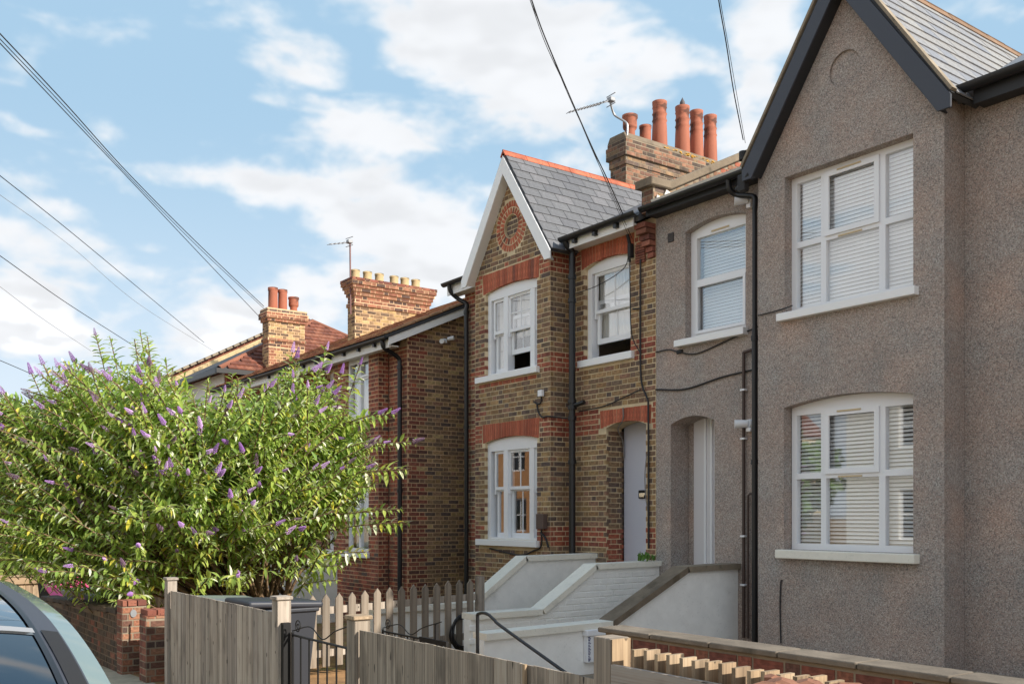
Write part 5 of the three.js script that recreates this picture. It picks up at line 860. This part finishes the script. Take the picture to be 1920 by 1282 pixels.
  // inner growth, so that the crown is deep
  for (let i = 0; i < 9000; i++) { const p = inCrown(1.2, rnd() * 0.9); p.lerp(V(centre.x, p.y, centre.z), 0.12); addLeaf(p, V(rr(-1, 1), rr(-0.8, 0.3), rr(-1, 1)), rr(0.1, 0.17), rnd() < 0.06 ? 3 : rnd() < 0.6 ? 0 : 2); }
  // long shoots that break the outline, each ending in a flower
  for (const [px, py, d] of [[178, 628, 13], [205, 632, 13], [262, 622, 13.2], [275, 630, 13.1], [150, 680, 12.8], [85, 690, 12.8], [310, 672, 13.3], [345, 700, 13.5], [58, 700, 12.5], [435, 702, 13.4], [470, 712, 13.4], [548, 660, 12.6], [556, 672, 12.6], [612, 655, 12.5], [600, 690, 12.4], [675, 683, 12.4], [640, 700, 12.4], [710, 775, 12.3], [775, 828, 12.2], [735, 775, 12.4], [760, 880, 12.2], [750, 955, 12.1], [765, 980, 12.2], [700, 912, 12.2], [695, 960, 12.2], [685, 1035, 12.3], [640, 1060, 12.3], [630, 1088, 12.3], [660, 1050, 12.4], [445, 1080, 11.2], [213, 1128, 11.6], [85, 1072, 11.6], [5, 800, 12], [20, 870, 12], [720, 830, 12.3]]) {
    const b = at3(px, py, d), a = b.clone().lerp(V(centre.x, Math.min(b.y, 2.6) - 0.3, centre.z), px > 680 ? 0.4 : 0.24); if (py < 720) { a.x = mix(a.x, b.x, 0.5); a.z = mix(a.z, b.z, 0.5); a.y = b.y - 0.75; } shoot(a, b, 0.9, rr(0.12, 0.17), true, px > 600 ? 0.05 : 0.1);
  }
  part(root, 'branches', stems.map(s => flat(new THREE.TubeGeometry(new THREE.CatmullRomCurve3(s.pts), 6, s.r, 5))), bark, null, 'stuff');
  const trunkG = trunks.map((t, i) => tube([t, t.clone().add(V(rr(-0.3, 0.3), 0.7, rr(-0.3, 0.3))), t.clone().lerp(centre, 0.6).add(V(rr(-0.9, 0.9), 0.6, rr(-0.9, 0.9))), centre.clone().add(V(rr(-1.5, 1.5), 0.6, rr(-1.5, 1.5)))], 0.035 + 0.012 * rnd(), 14, 8)); trunkG.forEach(g => part(root, 'trunk', g, bark));
  // the leaves nearest the camera one by one, the rest as one mass
  leaves.forEach(l => { l.k = Math.hypot(l.p.x, l.p.z) + rnd() * 0.5; }); leaves.sort((a, b) => a.k - b.k);
  leaves.slice(0, 240).forEach(l => { const m = piece(root, 'leaf', leafGeo, kinds[l.kind], l.p.x, l.p.y, l.p.z, [l.s, l.s, l.s]); m.quaternion.copy(l.q); });
  for (let k = 0; k < kinds.length; k++) {
    const l = leaves.slice(240).filter(q => q.kind === k), im = new THREE.InstancedMesh(leafGeo, kinds[k], l.length), mt = new THREE.Matrix4();
    l.forEach((q, i) => { mt.compose(q.p.clone().sub(root.position), q.q, V(q.s, q.s, q.s)); im.setMatrixAt(i, mt); const c = 1 + rr(-0.22, 0.16); im.setColorAt(i, new THREE.Color(c * rr(0.92, 1.05), c, c * rr(0.85, 1.05))); });
    im.name = 'foliage'; im.userData.kind = 'stuff'; root.add(im);
  }
  // flower spikes: a tapering cone of small florets
  const spike = n => { const l = []; for (let i = 0; i < n; i++) { const t = i / n, a = i * 2.4, r = 0.022 * (1 - t) ** 0.6 + 0.004; const g = new THREE.OctahedronGeometry(0.011 * (1.1 - 0.6 * t), 0); g.translate(r * Math.cos(a), t * 0.19, r * Math.sin(a)); l.push(flat(g)); } return merge(l); };
  const sg = [spike(60), spike(46), spike(70)], fm = [[186, 144, 206], [168, 122, 192], [146, 100, 170], [204, 166, 218], [120, 92, 116]].map(c => M(c, 0.8));
  tips.forEach(t => { const s = seen([t.p.x, t.p.y, t.p.z]); t.k = (12.8 - s[2]) * 0.8 + (along(BOT, s[0]) - s[1]) / (along(BOT, s[0]) - along(TOP, s[0])) * 0.9 + rnd() * 0.5; }); tips.sort((a, b) => b.k - a.k);
  tips.slice(0, 215).forEach((t, i) => { const m = piece(root, 'flower_spike', sg[i % 3], i % 6 === 0 ? fm[4] : fm[i % 4], t.p.x, t.p.y, t.p.z, [t.s * 0.85, t.s * 0.68, t.s * 0.85]); m.quaternion.setFromUnitVectors(V(0, 1, 0), t.d); });
}
// ======================================================================= trees
function leafyTree(label, x, y, z, h, r, c, n, seedOff, group) {
  const root = thing('broadleaf_tree', label, 'tree', [x, y, z], group);
  const lim = [tube([[x, y, z], [x + 0.1, y + h * 0.3, z], [x - 0.1, y + h * 0.6, z + 0.1], [x, y + h * 0.9, z]], h * 0.022, 12, 8)];
  for (let i = 0; i < 9; i++) { const a = i * 2.4, q = y + h * rr(0.35, 0.6); lim.push(tube([[x, q, z], [x + r * 0.4 * Math.cos(a), q + h * 0.12, z + r * 0.4 * Math.sin(a)], [x + r * 0.75 * Math.cos(a), q + h * 0.25, z + r * 0.75 * Math.sin(a)]], h * 0.009, 8, 6)); }
  part(root, 'trunk', lim, M([92, 76, 60], 0.95));
  const g = new THREE.PlaneGeometry(0.15, 0.2), m = new THREE.MeshPhysicalMaterial({ color: C(...c), roughness: 0.8, side: THREE.DoubleSide, transmission: 0.3, thickness: 0 }), im = new THREE.InstancedMesh(g, m, n), blobs = [];
  for (let i = 0; i < 26; i++) { const a = rr(0, 6.28), v = rr(-0.75, 1), k = Math.sqrt(1 - v * v * 0.9) * rr(0.3, 0.85); blobs.push([r * k * Math.cos(a), h * 0.62 + v * h * 0.33, r * k * Math.sin(a), r * rr(0.22, 0.4)]); }
  const o = new THREE.Object3D(); for (let i = 0; i < n; i++) { const b = pick(blobs), a = rr(0, 6.28), v = rr(-1, 1), k = b[3] * Math.pow(rnd(), 0.4), s = Math.sqrt(1 - v * v); o.position.set(b[0] + k * s * Math.cos(a), b[1] + k * v * 0.8, b[2] + k * s * Math.sin(a)); o.rotation.set(rr(-1, 1), rr(0, 6.3), rr(-1, 1)); o.scale.setScalar(rr(0.7, 1.4)); o.updateMatrix(); im.setMatrixAt(i, o.matrix); const q = rr(0.75, 1.15); im.setColorAt(i, new THREE.Color(q, q, q)); }
  im.name = 'crown'; im.userData.kind = 'stuff'; root.add(im); return root;
}
leafyTree('dark rounded tree far away beyond the buddleia', -44, -1.4, -7.2, 6.9, 3.2, [74, 92, 52], 9000);
leafyTree('pale green tree at the far end of the street', -62, -1.6, -5, 7, 3.4, [112, 132, 70], 6000);
{
  const l = [], im = new THREE.InstancedMesh(new THREE.PlaneGeometry(0.14, 0.2), new THREE.MeshPhysicalMaterial({ color: C(128, 140, 62), roughness: 0.8, side: THREE.DoubleSide, transmission: 0.3, thickness: 0 }), 5000), o = new THREE.Object3D();
  for (let i = 0; i < 5000; i++) { o.position.set(rr(-1.2, 1.2), rr(0, 1.45) * (0.85 + 0.15 * rnd()), rr(-2.4, 2.2)); o.rotation.set(rr(-1, 1), rr(0, 6), rr(-1, 1)); o.updateMatrix(); im.setMatrixAt(i, o.matrix); const q = rr(0.7, 1.2); im.setColorAt(i, new THREE.Color(q, q, q * 0.9)); }
  const h = thing('hedge', 'low olive green hedge behind the brown timber fence', 'hedge', [-22.6, -0.4, -5.2]); im.name = 'foliage'; im.userData.kind = 'stuff'; h.add(im);
}
// ======================================================================= the other side of the street, seen only in the windows
function oppositeHouse(label, x0, x1, z, wallM, trimM, eave, apex) {
  const root = thing('street_house', label, 'house', [(x0 + x1) / 2, 0, z + 3]), cx = (x0 + x1) / 2, s = poly([[x0, -1], [x1, -1], [x1, eave], [cx, apex], [x0, eave]]);
  const win = [[cx - 1.6, cx - 0.4], [cx + 0.4, cx + 1.6]]; for (const [a, b] of win) for (const [p, q] of [[1.0, 2.6], [3.9, 5.3]]) s.holes.push(new THREE.Path([[a, p], [b, p], [b, q], [a, q]].map(v => new THREE.Vector2(...v))));
  part(root, 'wall', [extr(s, z, z + 0.3), bb(x0, x0 + 0.3, -1, eave, z + 0.301, z + 8), bb(x1 - 0.3, x1, -1, eave, z + 0.301, z + 8), bb(x0, x1, -1, eave, z + 8.001, z + 8.3)], wallM);
  part(root, 'roof', [slab([x0 - 0.2, eave - 0.1, z - 0.2], [cx, apex + 0.15, z - 0.2], [cx, apex + 0.15, z + 8.4], [x0 - 0.2, eave - 0.1, z + 8.4], -0.1), slab([cx, apex + 0.15, z - 0.2], [x1 + 0.2, eave - 0.1, z - 0.2], [x1 + 0.2, eave - 0.1, z + 8.4], [cx, apex + 0.15, z + 8.4], -0.1)], tones.redDull[1]);
  for (const [a, b] of win) for (const [p, q] of [[1.0, 2.6], [3.9, 5.3]]) { const w = part(root, 'window', [...frame(a, b, p, q, z + 0.1, z + 0.18, 0.08), bb(a + 0.08, b - 0.08, (p + q) / 2 - 0.03, (p + q) / 2 + 0.03, z + 0.1, z + 0.18), bb((a + b) / 2 - 0.02, (a + b) / 2 + 0.02, p + 0.08, (p + q) / 2 - 0.03, z + 0.1, z + 0.18), bb((a + b) / 2 - 0.02, (a + b) / 2 + 0.02, (p + q) / 2 + 0.03, q - 0.08, z + 0.1, z + 0.18)], trimM); part(w, 'pane', bb(a + 0.05, b - 0.05, p + 0.05, q - 0.05, z + 0.13, z + 0.136), M([30, 34, 40], 0.05)); }
  return root;
}
oppositeHouse('orange brick house with a buff gable on the far side of the street', -40, -33.5, 9.5, M([204, 150, 104], 0.9), mat.plastic, 5.2, 8.4);
oppositeHouse('cream rendered gabled house across the street', -33, -26.5, 9.5, M([232, 216, 180], 0.9), mat.plastic, 5.3, 8.2);
oppositeHouse('white painted gabled house across the street', -19.5, -12.5, 9.5, M([238, 236, 230], 0.85), mat.plastic, 5.4, 8.6);
oppositeHouse('pale rendered gabled house across the street, next to the white one', -12, -5.5, 9.5, M([226, 220, 206], 0.85), mat.plastic, 5.4, 8.6);
oppositeHouse('buff brick gabled house across the street, end of the row', -5, 1.5, 9.5, M([206, 178, 140], 0.85), mat.plastic, 5.4, 8.6);
leafyTree('green garden tree across the street beside the white house', -21.6, -0.4, 8.8, 5.2, 2.1, [110, 150, 62], 3500);
leafyTree('leafy garden tree across the street near the cream house', -25, -0.5, 8.9, 4.6, 1.8, [120, 152, 66], 3000);
// ======================================================================= the car parked close by
{
  const root = thing('parked_car', 'grey green car with a glass roof parked close by at the kerb', 'car', [-5.2, -0.12, 0]);
  const paint = new THREE.MeshPhysicalMaterial({ color: C(130, 144, 138), roughness: 0.35, metalness: 0.3, clearcoat: 1, clearcoatRoughness: 0.05 }), blk = M([62, 64, 72], 0.5), gl = new THREE.MeshPhysicalMaterial({ color: C(14, 18, 24), roughness: 0.03, metalness: 0, ior: 2.8, clearcoat: 1, clearcoatRoughness: 0.02 }), glLow = new THREE.MeshPhysicalMaterial({ color: C(20, 24, 30), roughness: 0.05, ior: 2.3 });
  // top line of the roof and hatch, along the street
  const prof = x => { const P = [[-8.3, 0.85], [-7.4, 1.1], [-6.7, 1.33], [-6, 1.385], [-5.2, 1.365], [-4.9, 1.345], [-4.5, 1.29], [-4.2, 1.215], [-3.9, 1.11], [-3.6, 0.97], [-3.45, 0.9]]; for (let i = 0; i < P.length - 1; i++) if (x >= P[i][0] && x <= P[i + 1][0]) { const t = (x - P[i][0]) / (P[i + 1][0] - P[i][0]), m = k => k <= 0 || k >= P.length - 1 ? 0 : (P[k + 1][1] - P[k - 1][1]) / (P[k + 1][0] - P[k - 1][0]), w = P[i + 1][0] - P[i][0], t2 = t * t, t3 = t2 * t; return (2 * t3 - 3 * t2 + 1) * P[i][1] + (t3 - 2 * t2 + t) * w * m(i) + (3 * t2 - 2 * t3) * P[i + 1][1] + (t3 - t2) * w * m(i + 1); } return x < -8.3 ? 0.85 : 0.9; };
  const edge = x => mix(0.885, 0.945, clamp((x + 5) / 1.4, 0, 1)), crown = 0.085;
  const skin = (x0, x1, a0, a1, lift, nx = 24, nz = 18) => { // a at -1 (house side) .. 1 (road side)
    const pos = [], idx = []; for (let i = 0; i <= nx; i++) for (let j = 0; j <= nz; j++) { const x = mix(x0, x1, i / nx), a = mix(a0, a1, j / nz), e = edge(x); pos.push(x, prof(x) + crown * (1 - Math.pow(Math.abs(a), 2.6)) + lift, a * e); }
    for (let i = 0; i < nx; i++) for (let j = 0; j < nz; j++) { const k = i * (nz + 1) + j; idx.push(k, k + 1, k + nz + 1, k + 1, k + nz + 2, k + nz + 1); }
    const g = new THREE.BufferGeometry(); g.setAttribute('position', new THREE.Float32BufferAttribute(pos, 3)); g.setIndex(idx); g.computeVertexNormals(); return flat(g);
  };
  part(root, 'roof_panel', skin(-6.4, -4.32, -0.8, 0.8, 0.004), gl); part(root, 'rear_window', skin(-4.26, -3.62, -0.8, 0.8, 0.004), glLow);
  part(root, 'spoiler_strip', skin(-4.315, -4.265, -0.8, 0.8, 0.012, 4, 18), M([150, 150, 152], 0.35));
  for (const s of [-1, 1]) { part(root, 'roof_pillar', [s < 0 ? skin(-7.3, -3.5, -0.91, -0.795, 0.007, 40, 5) : skin(-7.3, -3.5, 0.795, 0.91, 0.007, 40, 5)], blk); part(root, 'window_seal', [s < 0 ? skin(-6.4, -3.55, -0.815, -0.79, 0.011, 40, 2) : skin(-6.4, -3.55, 0.79, 0.815, 0.011, 40, 2)], mat.black); part(root, 'hatch_pillar', s < 0 ? skin(-4.3, -3.5, -0.9, -0.83, 0.013, 12, 3) : skin(-4.3, -3.5, 0.83, 0.9, 0.013, 12, 3), mat.blackMatt); }
  // sides: from the roof edge down over the shoulder to the sill
  const sideSkin = s => { const pos = [], idx = [], nx = 48, nl = 10; for (let i = 0; i <= nx; i++) for (let j = 0; j <= nl; j++) { const x = mix(-8.0, -3.2, i / nx), t = j / nl, e = edge(x), yT = prof(Math.min(x, -3.45)), y = mix(yT, 0.2, t), bulge = 0.012 + 0.055 * Math.sin(Math.PI * Math.min(1, t * 0.9)); pos.push(x, y + (j === 0 ? 0.004 : 0), s * (e + (j === 0 ? 0 : bulge))); } for (let i = 0; i < nx; i++) for (let j = 0; j < nl; j++) { const k = i * (nl + 1) + j; idx.push(k, k + nl + 1, k + 1, k + 1, k + nl + 1, k + nl + 2); } const g = new THREE.BufferGeometry(); g.setAttribute('position', new THREE.Float32BufferAttribute(pos, 3)); g.setIndex(idx); g.computeVertexNormals(); return flat(g); };
  const dp = paint.clone(); dp.side = THREE.DoubleSide; part(root, 'body', [sideSkin(-1), sideSkin(1), skin(-7.3, -3.5, -1, -0.905, 0.004, 40, 5), skin(-7.3, -3.5, 0.905, 1, 0.004, 40, 5), skin(-3.62, -3.2, -0.96, 0.96, 0.002, 6, 12), skin(-8.0, -6.4, -0.8, 0.8, 0.002, 12, 12), rb(-8.05, -3.15, 0.15, 0.8, -0.9, 0.9, 0.1, 3)], dp);
  for (const s of [-1, 1]) part(root, 'tail_light', rb(-3.2, -3.11, 0.62, 0.82, s > 0 ? 0.6 : -0.86, s > 0 ? 0.86 : -0.6, 0.03), M([150, 20, 24], 0.25));
  for (const x of [-7.0, -4.1]) for (const s of [-1, 1]) { const w = part(root, 'wheel', cyl([x, 0.2, s * 0.78], [x, 0.2, s * 0.97], 0.32, 0.32, 28), mat.blackMatt); part(w, 'rim', cyl([x, 0.2, s * 0.971], [x, 0.2, s * 0.985], 0.2, 0.19, 20), mat.galv); }
}
// ======================================================================= aerials and overhead cables
function aerial(label, foot, knee, top, boomFar, boomNear, nEl, up) {
  const root = thing('tv_aerial', label, 'aerial', foot), A = V(...boomFar), B = V(...boomNear);
  part(root, 'mast', knee ? [tube([foot, knee[0], knee[1], top], 0.02, 30, 8, 0.3)] : [cyl(foot, top, 0.018)], knee ? mat.galv : M([120, 84, 80], 0.6));
  part(root, 'boom', cyl(boomFar, boomNear, 0.012), mat.lead);
  const d = B.clone().sub(A).normalize(), side = d.clone().cross(V(0, 1, 0)).normalize().multiplyScalar(0.13);
  for (let i = 0; i < nEl; i++) { const p = A.clone().lerp(B, i / (nEl - 1) * 0.8), q = side.clone().multiplyScalar(0.6 + 0.5 * i / nEl); part(root, 'element', cyl(p.clone().sub(q).toArray(), p.clone().add(q).toArray(), 0.006, undefined, 6), mat.lead); }
  part(root, 'reflector', [rb(B.x - 0.06, B.x + 0.06, B.y - 0.03, B.y + 0.05, B.z - 0.06, B.z + 0.06, 0.02), cyl(B.clone().add(V(0, 0.1, 0)).sub(side).toArray(), B.clone().add(V(0, 0.1, 0)).add(side).toArray(), 0.008), cyl(B.clone().add(V(0, -0.08, 0)).sub(side).toArray(), B.clone().add(V(0, -0.08, 0)).add(side).toArray(), 0.008)], mat.lead);
}
aerial('rooftop aerial on a bent pole at the big red chimney', [-13.0, 8.55, -12.0], [[-13.0, 8.85, -12.0], at(1152, 215, 17.6)], at(1143, 186, 17.5), at(1067, 210, 17.0), at(1146, 188, 17.5), 12);
aerial('thin mast aerial on the chimney with cream pots', [-19.45, 6.2, -9.7], null, at(656, 452, 21.5), at(617, 458, 21.1), at(655, 454, 21.5), 5);
const wire = (pts, r) => tube(pts.map(p => at(...p)), r, 60, 5);
const cab = (label, pts, r, group, m = mat.cable) => { const b = at(...pts[pts.length - 1]); single('overhead_cable', label, 'cable', wire(pts, r), m, b, group); };
cab('thick overhead cable dropping to the bracket above the brick wing window', [[970, -80, 10.6], [997, 0, 10.9], [1020, 65, 11.2], [1065, 172, 11.8], [1110, 275, 12.5], [1140, 338, 13], [1180, 428, 13.55]], 0.0081);
cab('thin second cable beside the thick one over the slate roof', [[966, -80, 10.4], [994, 0, 10.7], [1023, 82, 11.1], [1068, 180, 11.7], [1112, 284, 12.4], [1143, 352, 12.9], [1186, 448, 13.5]], 0.0043);
cab('thin third cable hanging lowest over the slate roof', [[968, -70, 10.4], [1000, 15, 10.8], [1060, 165, 11.6], [1108, 272, 12.4], [1138, 345, 12.9], [1178, 440, 13.4]], 0.0031);
cab('overhead cable dropping to the bracket on the dark barge board end', [[1338, -80, 8.9], [1348, 0, 9.2], [1362, 80, 9.8], [1376, 170, 10.5], [1394, 262, 11.2]], 0.0062);
cab('finer cable beside the one reaching the dark barge board', [[1340, -80, 8.9], [1351, 0, 9.2], [1366, 85, 9.8], [1382, 178, 10.5], [1398, 268, 11.2]], 0.0031);
cab('upper strand of the cable bundle crossing the sky to the red chimney pots', [[-60, 0, 11], [0, 64, 12], [120, 192, 14.5], [240, 325, 17.5], [370, 456, 21], [494, 574, 25.2]], 0.0087);
cab('middle strand of the cable bundle crossing the sky', [[-60, 12, 11], [0, 74, 12], [120, 200, 14.5], [240, 330, 17.5], [370, 462, 21], [494, 578, 25.2]], 0.0062);
cab('lower strand of the cable bundle, parting from it before the chimney', [[-60, 20, 11], [0, 82, 12], [120, 208, 14.5], [240, 334, 17.5], [370, 472, 21], [490, 598, 25.2]], 0.0074);
cab('single cable over the bush reaching the far pale verge', [[-60, 283, 14], [0, 330, 15], [120, 425, 18], [240, 524, 22], [382, 642, 29]], 0.0074);
cab('hair thin cable just below the single cable over the bush', [[-60, 325, 14], [0, 366, 15], [130, 460, 18], [260, 570, 22], [400, 658, 29]], 0.0037, null, mat.cableGrey);
cab('cable going down behind the tallest flower spikes of the bush', [[-60, 440, 15], [0, 480, 16], [120, 565, 19], [245, 645, 23]], 0.0074);
cab('faint cable low over the white cloud', [[-60, 495, 15], [0, 538, 16], [80, 598, 18], [170, 658, 22]], 0.0037, null, mat.cableGrey);
cab('lowest cable near the bush top at the edge of the view', [[-60, 652, 15], [0, 676, 16], [70, 706, 18]], 0.0062);

scene.traverse(o => { if (o.isMesh) { o.castShadow = true; o.receiveShadow = true; } });
renderer.render(scene, camera);
